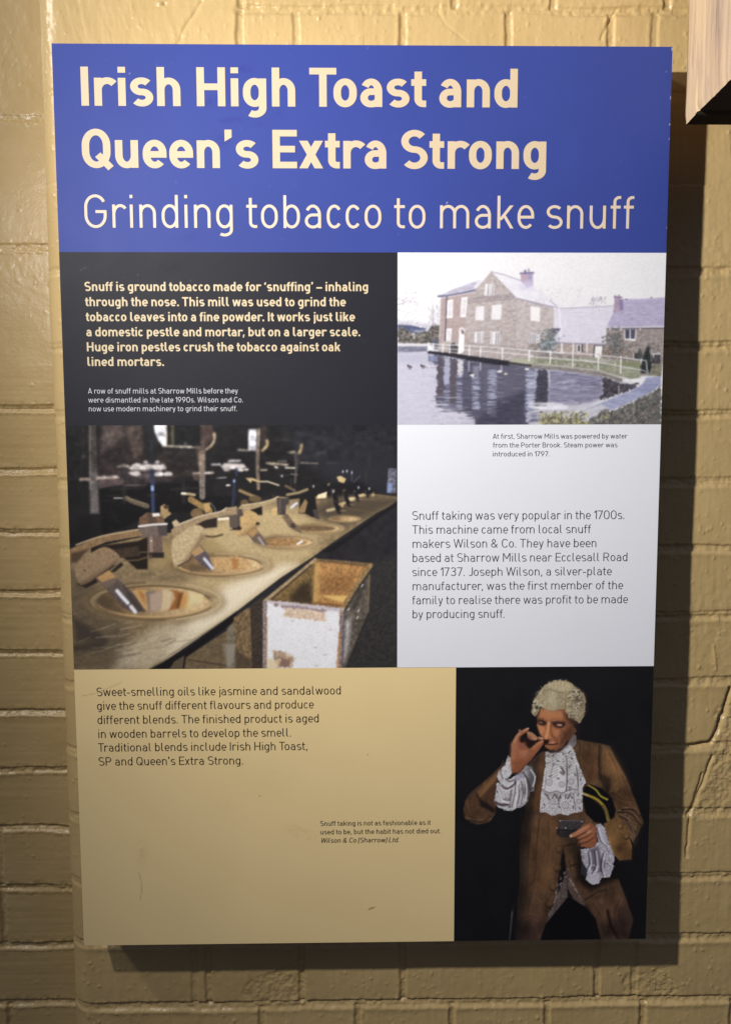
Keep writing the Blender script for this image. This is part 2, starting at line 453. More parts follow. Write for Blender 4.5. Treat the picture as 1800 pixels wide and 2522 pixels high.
        st(arc(mx, t_ - h1, rx, h1, 36, 90, q) + arc(l + k, t_ - h1, k, h1, 90, 262, 2 * q) + arc(r - k, ym - h1, k, h1, 82, -90, 2 * q) + arc(mx, B + h1, rx, h1, 270, 216, q))
    elif ch in 'vy':
        h_ = a * 1.1
        dg((h_, Xh), (Wd / 2, 0)); dg((Wd - h_, Xh), (Wd / 2, 0))
        if ch == 'y':
            e = Wd / 2 - (Wd / 2 - h_) * .36; st([(Wd / 2 + .02, .06), (e + .03, D + b + .06), (e - .03, D + b + .01), (e - .10, D + b)])
    elif ch == 'w':
        h_ = a * 1.08; c = Wd / 2
        dg((h_, Xh), (Wd * .27, 0), .94); dg((c, Xh), (Wd * .27, 0), .94); dg((c, Xh), (Wd * .73, 0), .94); dg((Wd - h_, Xh), (Wd * .73, 0), .94)
    elif ch == 'x':
        h_ = a * 1.25; dg((h_, Xh), (Wd - h_, 0)); dg((Wd - h_, Xh), (h_, 0))
    elif ch == 'k':
        box(0, 0, w, 1); h_ = a * 1.2; dg((w * .9, Xh * .36), (Wd - h_ * 1.15, Xh)); dg((w + (Wd - w) * .30, Xh * .56), (Wd - h_, 0))
    elif ch == 'I': box(0, 0, w, 1)
    elif ch == 'H': box(0, 0, w, 1); box(Wd - w, 0, Wd, 1); box(a, .5 - b, Wd - a, .5 + b)
    elif ch == 'E': box(0, 0, w, 1); box(a, 0, Wd, hw); box(a, 1 - hw, Wd, 1); box(a, .5 - b, Wd * .92, .5 + b)
    elif ch == 'L': box(0, 0, w, 1); box(a, 0, Wd, hw)
    elif ch == 'T': box(Wd / 2 - a, 0, Wd / 2 + a, 1); box(0, 1 - hw, Wd, 1)
    elif ch in 'GCQ0':
        f = .40 if ch != '0' else .36; k = (CT - B) * .36
        if ch in 'Q0': st(rr(l, r, B, CT, f), True)
        else:
            st(arc(mx, CT - k, rx, k, 28, 180, 2 * q) + arc(mx, B + k, rx, k, 180, 332 if ch == 'C' else 360, 2 * q) + ([(r, .49)] if ch == 'G' else []))
        if ch == 'G': box(Wd * .5, .49 - b, Wd, .49 + b)
        if ch == 'Q': st([(Wd * .55, .34), (Wd * 1.0, -.01)])
    elif ch == 'J':
        k = rx; st([(r, 1), (r, B + k)] + arc(mx, B + k, rx, k, 0, -140, 3 * q)[1:])
    elif ch in 'PRB':
        box(0, 0, w, 1); ym = .44 if ch == 'P' else .47; k = (1 - b - ym) / 2
        if ch == 'B':
            k = (1 - b - .52) / 2; st([(a, 1 - b)] + arc(r - k - .03, .52 + k, k, k, 90, -90, 2 * q) + [(a, .52)])
            k = (.52 - b) / 2; st([(a, .52)] + arc(r - k, b + k, k, k, 90, -90, 2 * q) + [(a, b)])
        else: st([(a, 1 - b)] + arc(r - k, ym + k, k, k, 90, -90, 2 * q) + [(a, ym)])
        if ch == 'R': h_ = a * 1.1; dg((Wd * .52, ym), (Wd - h_, 0))
    elif ch == 'A':
        h_ = a * 1.05; dg((h_, 0), (Wd / 2, 1)); dg((Wd - h_, 0), (Wd / 2, 1)); box(Wd * .2, .25 - b, Wd * .8, .25 + b)
    elif ch == 'M':
        box(0, 0, w, 1); box(Wd - w, 0, Wd, 1); h_ = a * 1.15; dg((Wd / 2, .32), (h_, 1)); dg((Wd / 2, .32), (Wd - h_, 1))
    elif ch == 'W':
        h_ = a * 1.02; c = Wd / 2; dg((h_, 1), (Wd * .27, 0), .95); dg((c, 1), (Wd * .27, 0), .95); dg((c, 1), (Wd * .73, 0), .95); dg((Wd - h_, 1), (Wd * .73, 0), .95)
    elif ch == '1': box(Wd - w, 0, Wd, 1); dg((a * 1.2, .72), (Wd - w * 1.1, 1))
    elif ch == '7': box(0, 1 - hw, Wd, 1); dg((Wd * .34, 0), (Wd - a * 1.2, 1 - hw * .4))
    elif ch == '3':
        k = (CT - .54) / 2; e = (.54 - B) / 2
        st(arc(mx, CT - k, rx * .95, k, 150, -90, 4 * q) + [(Wd * .36, .54)]); st([(Wd * .36, .54)] + arc(mx, B + e, rx, e, 90, -152, 4 * q))
    elif ch == '9':
        k = (CT - .36) / 2; st(rr(l, r, .40, CT, .48), True); dg((Wd * .30, 0), (r - w * .22, .56))
    elif ch == '.': box(0, 0, Wd, Wd)
    elif ch == ',': quads.append([np.array(v, float) for v in ((0, -.15), (Wd * .55, -.15), (Wd, Wd * .95), (Wd * .2, Wd * .95))])
    elif ch in '-': box(0, .34 - b, Wd, .34 + b)
    elif ch == '–': box(0, .36 - b, Wd, .36 + b)
    elif ch == '’': quads.append([np.array(v, float) for v in ((0, .69), (0, .69), (Wd, .82), (Wd, 1.0))]); quads.append([np.array(v, float) for v in ((0, .69), (Wd, .80), (Wd, 1.0), (0, 1.0))])
    elif ch == '‘': quads.append([np.array(v, float) for v in ((0, .69), (Wd, .69), (Wd, 1.0), (0, .88))])
    elif ch == '&':
        st(arc(Wd * .40, .76, Wd * .22, .24 - b, -60, 240, 4 * q)); st([(Wd * .29, .56), (Wd - a, 0)])
        st([(Wd * .52, .56)] + arc(Wd * .40, .27, Wd * .40 - a, .27 - b, 130, 330, 3 * q)[1:] + [(Wd * .92, .42)])
    elif ch == '(': st([(Wd, 1 - b + .02), (a + .04, .97 - b), (a, .88), (a, -.06), (a + .04, -.15 + b), (Wd, -.20 + b)])
    elif ch == ')': st([(0, 1 - b + .02), (Wd - a - .04, .97 - b), (Wd - a, .88), (Wd - a, -.06), (Wd - a - .04, -.15 + b), (0, -.20 + b)])
    return quads, Wd

_G = {}
def glyph_mesh(ch, w, q):
    k = (ch, w, q)
    if k in _G: return _G[k]
    quads, Wd = glyph(ch, w, q)
    V, Fc, T_ = [], [], []
    for qd in quads:
        for ix in ((0, 1, 2), (0, 2, 3)):
            u = [tuple(np.round(qd[i], 5)) for i in ix]
            ar = (u[1][0] - u[0][0]) * (u[2][1] - u[0][1]) - (u[2][0] - u[0][0]) * (u[1][1] - u[0][1])
            if abs(ar) < 1e-7: continue
            if ar < 0: u = u[::-1]
            Fc.append(list(range(len(V), len(V) + 3))); V += [Vector(p) for p in u]; T_.append(u)
    vo, eo, fo, _, _, of = delaunay_2d_cdt(V, [], Fc, 0, 1e-5)
    P_ = np.array([(v.x, v.y) for v in vo]); cen = P_[np.array(fo)].mean(1); T_ = np.array(T_)
    ins = np.zeros((len(cen), len(T_)), bool) | True
    for i in range(3):
        A_, B_ = T_[:, i], T_[:, (i + 1) % 3]; e_ = B_ - A_
        ins &= (e_[None, :, 0] * (cen[:, None, 1] - A_[None, :, 1]) - e_[None, :, 1] * (cen[:, None, 0] - A_[None, :, 0])) >= 0
    tri = [f for f, o in zip(fo, ins.any(1)) if o]
    _G[k] = (np.array([(v.x, v.y) for v in vo]), np.array(tri), Wd)
    return _G[k]

KERN = {('T', 'o'): -.14, ('T', 'r'): -.10, ('r', 'o'): -.02, ('r', 'a'): -.02, ('W', 'i'): -.02, ('A', 't'): -.03, ('r', '.'): -.08, ('y', '.'): -.06, ('r', ','): -.08,
        ('f', '.'): -.04, ('.', ' '): 0}
def set_line(text, w, q, space=.27):
    """-> verts (n,2) in cap heights, tris, ink left, ink right"""
    t = min(max((w - .085) / .115, 0), 1.3)
    x = 0; vs, ts, n = [], [], 0; first = True; xl = 0; xr = 0; prev = None
    for ch in text:
        if ch == ' ': x += space; prev = ' '; continue
        v, tr, Wd = glyph_mesh(ch, w, q)
        if prev is not None: x += bearing(ch, 0, t) + KERN.get((prev, ch), 0)
        if first: xl = x; first = False
        vs.append(v + [x, 0]); ts.append(tr + n); n += len(v)
        xr = x + Wd; x = xr + bearing(ch, 1, t); prev = ch
    return np.concatenate(vs), np.concatenate(ts), xl, xr

TEXT_UP = .00035
def lettering(name, parent, m, cap, w, q, lines):
    """lines: (words, left end, right end, point on the baseline) measured on the photograph; cap = cap height in metres"""
    vs, ts, n = [], [], 0
    for row in lines:
        text, L, R, Bp = row[:4]; slant = row[4] if len(row) > 4 else 0
        v, t, xl, xr = set_line(text, w, q)
        cap = abs(cap); x0 = at(*L)[0]; x1 = at(*R)[0]; zb = at(*Bp)[2]
        v = v.copy(); v[:, 0] += slant * v[:, 1]
        X_ = x0 + (v[:, 0] - xl) / (xr - xl) * (x1 - x0); Z_ = zb + v[:, 1] * cap
        vs.append(np.stack([X_, np.full(len(v), -DEP - TEXT_UP), Z_], -1)); ts.append(t + n); n += len(v)
    me = mesh_np(name, np.concatenate(vs), np.concatenate(ts))
    return link(name, me, parent, m)
# ================================================================ printed areas: colour sheets painted cell by cell (one vertex colour per cell)
def smooth_pts(pts, n=5, closed=True):
    p = np.array(pts, float); N = len(p); out = []
    rngN = range(N) if closed else range(N - 1)
    for i in rngN:
        if closed: a, b, c, d = p[i - 1], p[i], p[(i + 1) % N], p[(i + 2) % N]
        else: a, b, c, d = p[max(i - 1, 0)], p[i], p[i + 1], p[min(i + 2, N - 1)]
        for k in range(n):
            t = k / n
            out.append(.5 * ((2 * b) + (c - a) * t + (2 * a - 5 * b + 4 * c - d) * t * t + (3 * b - a - 3 * c + d) * t ** 3))
    if not closed: out.append(p[-1])
    return np.array(out)

class Sheet:
    def __init__(s, x0, x1, z0, z1, step, base):
        s.nx = max(2, int(round((x1 - x0) / step)) + 1); s.nz = max(2, int(round((z1 - z0) / step)) + 1)
        s.gx = np.linspace(x0, x1, s.nx); s.gz = np.linspace(z1, z0, s.nz)
        s.WX, s.WZ = np.meshgrid(s.gx, s.gz)
        X, Y = shot(s.WX, np.full(s.WX.shape, -DEP), s.WZ)
        s.X = X.astype(np.float32); s.Y = Y.astype(np.float32)
        s.C = np.empty(s.X.shape + (3,), np.float32); s.C[:] = base
        s.o = (0, 0, 1.0)
        s.cmin = s.X.min(0); s.cmax = s.X.max(0); s.rmin = s.Y.min(1); s.rmax = s.Y.max(1)
    def org(s, x, y, k): s.o = (x, y, k)
    def _t(s, pts): return np.array([(s.o[0] + px * s.o[2], s.o[1] + py * s.o[2]) for px, py in pts], float)
    def _win(s, p, pad):
        x0, y0 = p.min(0) - pad; x1, y1 = p.max(0) + pad
        c = np.nonzero((s.cmax >= x0) & (s.cmin <= x1))[0]; r = np.nonzero((s.rmax >= y0) & (s.rmin <= y1))[0]
        if len(c) == 0 or len(r) == 0: return None
        return slice(r[0], r[-1] + 1), slice(c[0], c[-1] + 1)
    def _mix(s, w, a, col, tex, grad):
        X, Y = s.X[w], s.Y[w]
        c = np.empty(a.shape + (3,), np.float32); c[:] = col
        if grad:
            c2, (ax, ay), (bx, by) = grad
            q = s._t([(ax, ay), (bx, by)]); v = q[1] - q[0]
            t = np.clip(((X - q[0][0]) * v[0] + (Y - q[0][1]) * v[1]) / (v @ v), 0, 1)[..., None]
            c = c * (1 - t) + np.array(c2, np.float32) * t
        if tex:
            amp, sx, sy = tex[:3]; sd = tex[3] if len(tex) > 3 else 900
            c = c * (1 + amp * fbm(X / sx, Y / sy, sd, 3)[..., None] * 1.2)
        s.C[w] = s.C[w] * (1 - a[..., None]) + c * a[..., None]
    def poly(s, pts, col, soft=1.5, sm=0, tex=None, grad=None, al=1.0, rag=0):
        p = s._t(pts)
        if sm: p = smooth_pts(p, sm)
        w = s._win(p, soft + rag + 2)
        if w is None: return
        X, Y = s.X[w], s.Y[w]
        if rag:
            X = X + rag * noise(X / 4, Y / 4, 901); Y = Y + rag * noise(X / 4, Y / 4, 902)
        ins = np.zeros(X.shape, bool); best = np.full(X.shape, 1e12, np.float32)
        for (ax, ay), (bx, by) in zip(p, np.roll(p, -1, 0)):
            vx, vy = bx - ax, by - ay
            t = np.clip(((X - ax) * vx + (Y - ay) * vy) / (vx * vx + vy * vy + 1e-9), 0, 1)
            best = np.minimum(best, (X - ax - t * vx) ** 2 + (Y - ay - t * vy) ** 2)
            if ay != by: ins ^= ((ay > Y) != (by > Y)) & (X < (bx - ax) * (Y - ay) / (by - ay) + ax)
        d = np.sqrt(best); d = np.where(ins, -d, d)
        a = np.clip(.5 - d / soft, 0, 1); a = a * a * (3 - 2 * a) * al
        s._mix(w, a, col, tex, grad)
    def line(s, pts, wd, col, soft=1.5, sm=0, w2=None, tex=None, al=1.0, rag=0):
        """wd in the current drawing units"""
        p = s._t(pts)
        if sm: p = smooth_pts(p, sm, False)
        k = s.o[2]; wd = wd * k; w2 = wd if w2 is None else w2 * k
        w = s._win(p, max(wd, w2) / 2 + soft + rag + 1)
        if w is None: return
        X, Y = s.X[w], s.Y[w]
        if rag: X = X + rag * noise(X / 4, Y / 4, 903); Y = Y + rag * noise(X / 4, Y / 4, 904)
        a = np.zeros(X.shape, np.float32); n = len(p) - 1
        for i in range(n):
            (ax, ay), (bx, by) = p[i], p[i + 1]; vx, vy = bx - ax, by - ay
            t = np.clip(((X - ax) * vx + (Y - ay) * vy) / (vx * vx + vy * vy + 1e-9), 0, 1)
            r = (wd + (w2 - wd) * (i + t) / n) / 2
            d = np.hypot(X - ax - t * vx, Y - ay - t * vy) - r
            # thin strokes keep their ink although their width is below the cell size
            a = np.maximum(a, np.clip(.5 - d / soft, 0, 1) * np.clip(2 * r / soft + .15, 0, 1))
        s._mix(w, a * al, col, tex, None)
    def ell(s, cx, cy, rx, ry, col, soft=1.5, rot=0, a0=0, a1=360, **k):
        c, n = math.cos(math.radians(rot)), math.sin(math.radians(rot))
        pts = [(cx + rx * math.cos(t) * c - ry * math.sin(t) * n, cy + rx * math.cos(t) * n + ry * math.sin(t) * c)
               for t in np.radians(np.linspace(a0, a1, 25)[:-1] if a1 - a0 == 360 else np.linspace(a0, a1, 20))]
        s.poly(pts, col, soft, **k)
    def ring(s, cx, cy, rx, ry, wd, col, soft=1.5, rot=0, a0=0, a1=360, **k):
        c, n = math.cos(math.radians(rot)), math.sin(math.radians(rot))
        s.line([(cx + rx * math.cos(t) * c - ry * math.sin(t) * n, cy + rx * math.cos(t) * n + ry * math.sin(t) * c)
                for t in np.radians(np.linspace(a0, a1, 26))], wd, col, soft, **k)
    def soften(s, k=1):
        for _ in range(k):
            p = np.pad(s.C, ((1, 1), (1, 1), (0, 0)), 'edge')
            s.C = (p[1:-1, 1:-1] * 4 + p[:-2, 1:-1] * 2 + p[2:, 1:-1] * 2 + p[1:-1, :-2] * 2 + p[1:-1, 2:] * 2 + p[:-2, :-2] + p[:-2, 2:] + p[2:, :-2] + p[2:, 2:]) / 16
    def fade(s, sat, gain=1.0):
        g = s.C.mean(-1, keepdims=True); s.C = (g + (s.C - g) * sat) * gain
    def grain(s, amp, sx, sy=None, seed=950, mono=True):
        n = fbm(s.X / sx, s.Y / (sy or sx), seed, 2)[..., None]
        s.C *= 1 + amp * 1.6 * n
    def build(s, name, parent, m, gain=1.0, lift=.0001):
        co = np.stack([s.WX, np.full(s.WX.shape, -DEP - lift), s.WZ], -1).reshape(-1, 3)
        me = mesh_np(name, co, grid_faces(s.nz, s.nx)[:, ::-1])
        ca = me.color_attributes.new('Print', 'FLOAT_COLOR', 'POINT')
        c = lin(np.clip(s.C, 0, 255)).reshape(-1, 3) * gain
        ca.data.foreach_set('color', np.concatenate([c, np.ones((len(c), 1), np.float32)], 1).astype(np.float32).ravel())
        return link(name, me, parent, m)

# ================================================================ the information panel
pr, nt, pb = mat('printed_vinyl', rough=.56, spec=.16, attr='Print')
nn = nz(nt, 900, 2); bump(nt, pb, nn.outputs['Fac'], .05, .0004)
n3 = nz(nt, 14, 3); mr = nt.nodes.new('ShaderNodeMapRange')
mr.inputs['To Min'].default_value = .52; mr.inputs['To Max'].default_value = .62
nt.links.new(n3.outputs['Fac'], mr.inputs['Value']); nt.links.new(mr.outputs['Result'], pb.inputs['Roughness'])
ink_cream = mat('cream_ink', tuple(lin((198, 179, 150))), .58, .32)[0]
ink_pale = mat('pale_ink', tuple(lin((206, 189, 168))), .58, .32)[0]
ink_sand = mat('sand_ink', tuple(lin((204, 186, 152))), .58, .32)[0]
ink_white = mat('white_ink', tuple(lin((205, 204, 210))), .58, .32)[0]
ink_grey = mat('charcoal_ink', tuple(lin((52, 52, 58))), .58, .32)[0]
ink_brown = mat('dark_brown_ink', tuple(lin((34, 24, 20))), .58, .32)[0]
edge_m, nt, pb = mat('board_edge', (.42, .34, .22), .7, .2)
nn = nz(nt, 120, 4); bump(nt, pb, nn.outputs['Fac'], .3, .001)

panel = bpy.data.objects.new('information_panel', None); COL.objects.link(panel)
tag(panel, 'tall printed information board about snuff grinding with blue heading, three pictures and text blocks', 'sign')

xL, xR, zT, zB = -W / 2, W / 2, Z0 + H, Z0
def board():
    c = .0012; y0, y1 = -DEP + .0001, .004
    prof = [(0, y1), (0, y0 + c), (c, y0)]        # inset, y
    rings = []
    for ins, y in prof:
        rings.append([(xL + ins, y, zB + ins), (xR - ins, y, zB + ins), (xR - ins, y, zT - ins), (xL + ins, y, zT - ins)])
    v = [p for r in rings for p in r]; f = []
    for i in range(2):
        for j in range(4): f.append((i * 4 + j, i * 4 + (j + 1) % 4, i * 4 + 4 + (j + 1) % 4, i * 4 + 4 + j))
    f.append((8, 9, 10, 11)); f.append((3, 2, 1, 0))
    return mesh_np('board', v, f)
link('board', board(), panel, edge_m)

zA = at(900, 621.8)[2]; zM = at(570, 1047)[2]; zN = at(1300, 1045.8)[2]; zP = at(560, 1646.8)[2]; zQ = at(1300, 1642.4)[2]
xA = at(978.6, 1050)[0]; xB = at(1120, 1980)[0]
I = .0007                                           # the print stops just short of the board's edge

# --- blue heading
hd = Sheet(xL + I, xR - I, zA, zT - I, .0015, (52, 66, 137))
hd.C *= 1 + .03 * fbm(hd.X / 260, hd.Y / 200, 20, 3)[..., None]
def smudge(sh, x, y, rx, ry, rot, col, al, sd):
    c, n = math.cos(math.radians(rot)), math.sin(math.radians(rot))
    u = (sh.X - x) * c + (sh.Y - y) * n; v = -(sh.X - x) * n + (sh.Y - y) * c
    a = np.exp(-((u / rx) ** 2 + (v / ry) ** 2)) * np.clip(.25 + 1.1 * fbm(sh.X / 7, sh.Y / 5, sd, 3) + .35, 0, 1) * al
    sh.C = sh.C * (1 - a[..., None]) + np.array(col, np.float32) * a[..., None]
for x, y, rx, ry, rot, al in [(605, 172, 22, 9, 8, .5), (530, 250, 26, 14, -15, .6), (570, 296, 34, 7, -8, .6), (548, 346, 18, 16, 0, .5),
                              (640, 260, 30, 20, 30, .25), (470, 580, 40, 12, -20, .25), (280, 270, 26, 10, 20, .2), (640, 305, 26, 10, 0, .25),
                              (690, 280, 12, 10, 0, .3), (1100, 520, 60, 10, -5, .12)]:
    smudge(hd, x, y, rx, ry, rot, (44, 50, 128), al, int(x))
for x, y in [(433, 447), (905, 117), (1640, 178), (1652, 240), (1100, 500), (320, 180)]: hd.ell(x, y, 1.4, 1.2, (190, 195, 225), 2, al=.8)
r3 = random.Random(31)
def scuffs(sh, n, box, dark, light):
    for i in range(n):
        x, y = r3.uniform(box[0], box[2]), r3.uniform(box[1], box[3]); a = r3.uniform(0, 6.28); l_ = r3.uniform(4, 34)
        sh.line([(x, y), (x + math.cos(a) * l_, y + math.sin(a) * l_ * .6)], 1.0, light if r3.random() < .6 else dark, 2.2, al=r3.uniform(.12, .4))
    for i in range(n * 2): sh.ell(r3.uniform(box[0], box[2]), r3.uniform(box[1], box[3]), r3.uniform(.6, 1.5), r3.uniform(.6, 1.3), light, 2.2, al=r3.uniform(.1, .45))
scuffs(hd, 40, (130, 110, 1650, 615), (40, 48, 116), (116, 126, 186))
for x, y, r in [(1652.5, 240, 2.2), (1650.5, 306, 2.6), (1649.5, 341, 1.8), (1655.5, 120, 2.4), (1643, 560, 1.6), (129, 200, 1.6), (140, 470, 1.4)]: hd.ell(x, y, r, r * 1.3, (214, 212, 214), 1.6, al=.85)
hd_o = hd.build('blue_heading', panel, pr)
hd_o['label'] = 'blue heading band with cream title'

# --- charcoal field
ch = Sheet(xL + I, xA, zM, zA, .0015, (33, 33, 41))
ch.C *= 1 + .04 * fbm(ch.X / 200, ch.Y / 200, 30, 3)[..., None]
smudge(ch, 408, 662, 26, 14, -10, (20, 22, 30), .8, 31); smudge(ch, 398, 690, 12, 10, 0, (20, 22, 30), .6, 32); smudge(ch, 430, 655, 40, 20, -20, (24, 26, 34), .4, 33)
ch.line([(196, 668), (208, 660), (220, 657)], 1.2, (110, 112, 118), 2, al=.7)
ch.line([(183, 677), (190, 672)], 1, (90, 92, 98), 2, al=.5); ch.line([(640, 895), (700, 899), (780, 908)], 1.2, (30, 31, 38), 3, al=.5)
for x, y in [(340, 676), (470, 692), (596, 930), (612, 760), (730, 690)]: ch.ell(x, y, 1.2, 1.2, (120, 122, 128), 2, al=.6)
scuffs(ch, 30, (150, 625, 975, 1045), (24, 25, 31), (92, 94, 100))
ch_o = ch.build('charcoal_field', panel, pr)

# --- white field
wf = Sheet(xA, xR - I, zQ, zN, .003, (226, 227, 234))
wf.C *= 1 + .006 * fbm(wf.X / 120, wf.Y / 120, 40, 3)[..., None]
wf_o = wf.build('white_field', panel, pr)

# --- tan field
tf = Sheet(xL + I, xB, zB + I, zP, .0015, (232, 206, 152))
tf.C *= 1 + .012 * fbm(tf.X / 160, tf.Y / 160, 50, 3)[..., None]
tf.line([(200, 1715), (235, 1708), (262, 1697), (300, 1681)], 1.4, (140, 116, 74), 2.2, al=.6)
tf.line([(552 * 0 + 343, 2148), (348, 2170), (350, 2196), (346, 2215)], 1.6, (120, 100, 66), 3, al=.55)
tf.line([(908, 2240), (916, 2236), (924, 2234)], 1.8, (70, 56, 40), 1.8, al=.9)
smudge(tf, 350, 2100, 14, 30, 0, (190, 164, 114), .3, 52); smudge(tf, 740, 2050, 30, 12, 20, (190, 160, 110), .4, 53)
pass
for x, y in [(906, 1858), (436, 2258), (640, 1960)]: tf.ell(x, y, 1.5, 1.2, (120, 98, 64), 2, al=.7)
scuffs(tf, 26, (190, 1655, 1115, 2325), (170, 142, 92), (240, 218, 170))
tf_o = tf.build('tan_field', panel, pr)

# --- the words
mm = .001
capT = at(500, 262)[2] - at(500, 166)[2]
lettering('title_text', hd_o, ink_cream, capT, .192, 8, [
    ('Irish High Toast and', (198.7, 165), (1274.6, 175), (433, 261.7)),
    ('Queen’s Extra Strong', (202.6, 370), (1344.6, 360), (519.6, 414.2))])
lettering('subtitle_text', hd_o, ink_pale, at(400, 561.4)[2] - at(400, 480.5)[2], .088, 8, [
    ('Grinding tobacco to make snuff', (208.8, 518), (1561, 487), (365, 561.2))])
capI = at(300, 717)[2] - at(300, 694.3)[2]
lettering('intro_text', ch_o, ink_sand, capI, .182, 5, [
    ('Snuff is ground tobacco made for ‘snuffing’ – inhaling', (209.2, 706), (906.3, 712), (232, 716.9)),
    ('through the nose. This mill was used to grind the', (210.6, 744), (851.8, 748), (232, 754.3)),
    ('tobacco leaves into a fine powder. It works just like', (212.2, 780), (874.3, 786), (232, 791.3)),
    ('a domestic pestle and mortar, but on a larger scale.', (213.6, 822), (886.9, 826), (232, 828.4)),
    ('Huge iron pestles crush the tobacco against oak', (215, 856), (838.5, 860), (232, 865.4)),
    ('lined mortars.', (216.4, 892), (404.8, 900), (232, 901.6))])
lettering('mill_caption', ch_o, ink_white, at(300, 969.5)[2] - at(300, 956.3)[2], .090, 4, [
    ('A row of snuff mills at Sharrow Mills before they', (218, 968), (586.4, 962), (240, 969.4)),
    ('were dismantled in the late 1990s. Wilson and Co.', (218.8, 988), (599, 990), (240, 991.5)),
    ('now use modern machinery to grind their snuff.', (220, 1008), (584.2, 1012), (240, 1013.1))])
lettering('pond_caption', wf_o, ink_grey, at(1300, 1080.3)[2] - at(1300, 1068)[2], .088, 4, [
    ('At first, Sharrow Mills was powered by water', (1212.8, 1079), (1543.4, 1076), (1240, 1080.4)),
    ('from the Porter Brook. Steam power was', (1213.2, 1098), (1519, 1098), (1240, 1102.1)),
    ('introduced in 1797.', (1213.2, 1120), (1352, 1122), (1240, 1123.9))])
capW = at(1300, 1280)[2] - at(1300, 1259)[2]
lettering('history_text', wf_o, ink_grey, capW, .080, 5, [
    ('Snuff taking was very popular in the 1700s.', (1015.1, 1275), (1535.8, 1279), (1060, 1279.8)),
    ('This machine came from local snuff', (1014.8, 1296), (1453.7, 1296), (1060, 1314.3)),
    ('makers Wilson & Co. They have been', (1015.9, 1345), (1466.9, 1345), (1060, 1348.9)),
    ('based at Sharrow Mills near Ecclesall Road', (1015.9, 1375), (1543.2, 1375), (1060, 1383.7)),
    ('since 1737. Joseph Wilson, a silver-plate', (1014.9, 1415), (1505.1, 1412), (1060, 1418.4)),
    ('manufacturer, was the first member of the', (1015.9, 1450), (1532.8, 1448), (1060, 1453.1)),
    ('family to realise there was profit to be made', (1014.8, 1480), (1544.6, 1483), (1060, 1487.8)),
    ('by producing snuff.', (1015.9, 1515), (1240.9, 1521), (1060, 1522.1))])
capN = at(300, 1714)[2] - at(300, 1693.2)[2]
lettering('blends_text', tf_o, ink_brown, capN, .092, 5, [
    ('Sweet-smelling oils like jasmine and sandalwood', (239, 1708), (838.8, 1695), (262, 1714.0)),
    ('give the snuff different flavours and produce', (240.1, 1742), (772.5, 1740), (262, 1748.0)),
    ('different blends. The finished product is aged', (241.2, 1776), (784.5, 1765), (262, 1782.6)),
    ('in wooden barrels to develop the smell.', (243.4, 1810), (716.4, 1814), (262, 1817.1)),
    ('Traditional blends include Irish High Toast,', (242.3, 1832), (757, 1848), (262, 1850.6)),
    ('SP and Queen’s Extra Strong.', (244, 1880), (598.7, 1881), (262, 1885.0))])
lettering('portrait_caption', tf_o, ink_brown, at(800, 2033.7)[2] - at(800, 2021.7)[2], .105, 4, [
    ('Snuff taking is not as fashionable as it', (788.7, 2030), (1060, 2030), (800, 2033.6)),
    ('used to be, but the habit has not died out.', (789.2, 2050), (1084.8, 2053), (800, 2054.5)),
    ('Wilson & Co (Sharrow) Ltd.', (789.0, 2070), (981.8, 2074), (800, 2075.4), .2)])
# ================================================================ the three pictures printed on the board
PS = .0008

# ---------------------------------------------------------------- 1. mill house by a pond
P = Sheet(xA, xR - I, zN, zA, PS, (230, 229, 234))
K = 340 / 1624
def h5(): P.org(970, 620, K)
def h6(): P.org(1300, 620, K)
def h7(): P.org(970, 830, K)
def h8(): P.org(1300, 830, K)
P.C *= 1 + .012 * fbm(P.X / 90, P.Y / 60, 60, 3)[..., None]
rr_ = random.Random(3)
# far bank, bare trees
h5()
P.poly([(40, 800), (180, 830), (420, 850), (560, 880), (560, 1100), (40, 1100)], (196, 192, 206), 14, tex=(.08, 8, 8, 61))
for x0, y0, x1, y1, w in [(50, 620, 170, 580, 9), (170, 580, 285, 590, 5), (50, 540, 95, 575, 7), (95, 575, 70, 500, 4), (50, 680, 180, 715, 5), (50, 470, 80, 520, 4)]:
    P.line([(x0, y0), ((x0 + x1) / 2, (y0 + y1) / 2 + 6), (x1, y1)], w, (128, 122, 146), 1.4, sm=3, w2=2, al=.85)
for i in range(60):
    x = rr_.uniform(50, 300); y = rr_.uniform(470, 850); P.line([(x, y), (x + rr_.uniform(-40, 60), y + rr_.uniform(-50, 15))], 4, (142, 136, 158), 1.3, al=.65)
for x0, y0, x1, y1, w in [(455, 880, 462, 700, 16), (462, 700, 452, 600, 9), (462, 720, 500, 640, 5), (460, 760, 430, 690, 4), (500, 640, 525, 590, 3), (470, 800, 520, 700, 4), (452, 620, 440, 560, 3)]:
    P.line([(x0, y0), (x1, y1)], w, (146, 138, 156), 1.4, w2=2, al=.8)
for i in range(50):
    x = rr_.uniform(400, 540); y = rr_.uniform(640, 880); P.line([(x, y), (x + rr_.uniform(-30, 30), y - rr_.uniform(10, 60))], 4, (138, 132, 152), 1.3, al=.65)
P.poly([(45, 860), (200, 868), (370, 905), (370, 960), (45, 950)], (88, 96, 132), 4, tex=(.2, 6, 3, 62))
P.line([(45, 866), (190, 872), (370, 908)], 9, (70, 76, 112), 1.4); P.ell(310, 884, 11, 8, (240, 240, 246), 1.5); P.line([(245, 940), (370, 935)], 26, (190, 190, 206), 4, al=.7)
P.poly([(45, 890), (110, 880), (160, 950), (240, 980), (300, 950), (380, 970), (430, 880), (500, 850), (560, 900), (560, 1080), (45, 1080)], (104, 98, 96), 6, tex=(.45, 5, 4, 63), rag=3)
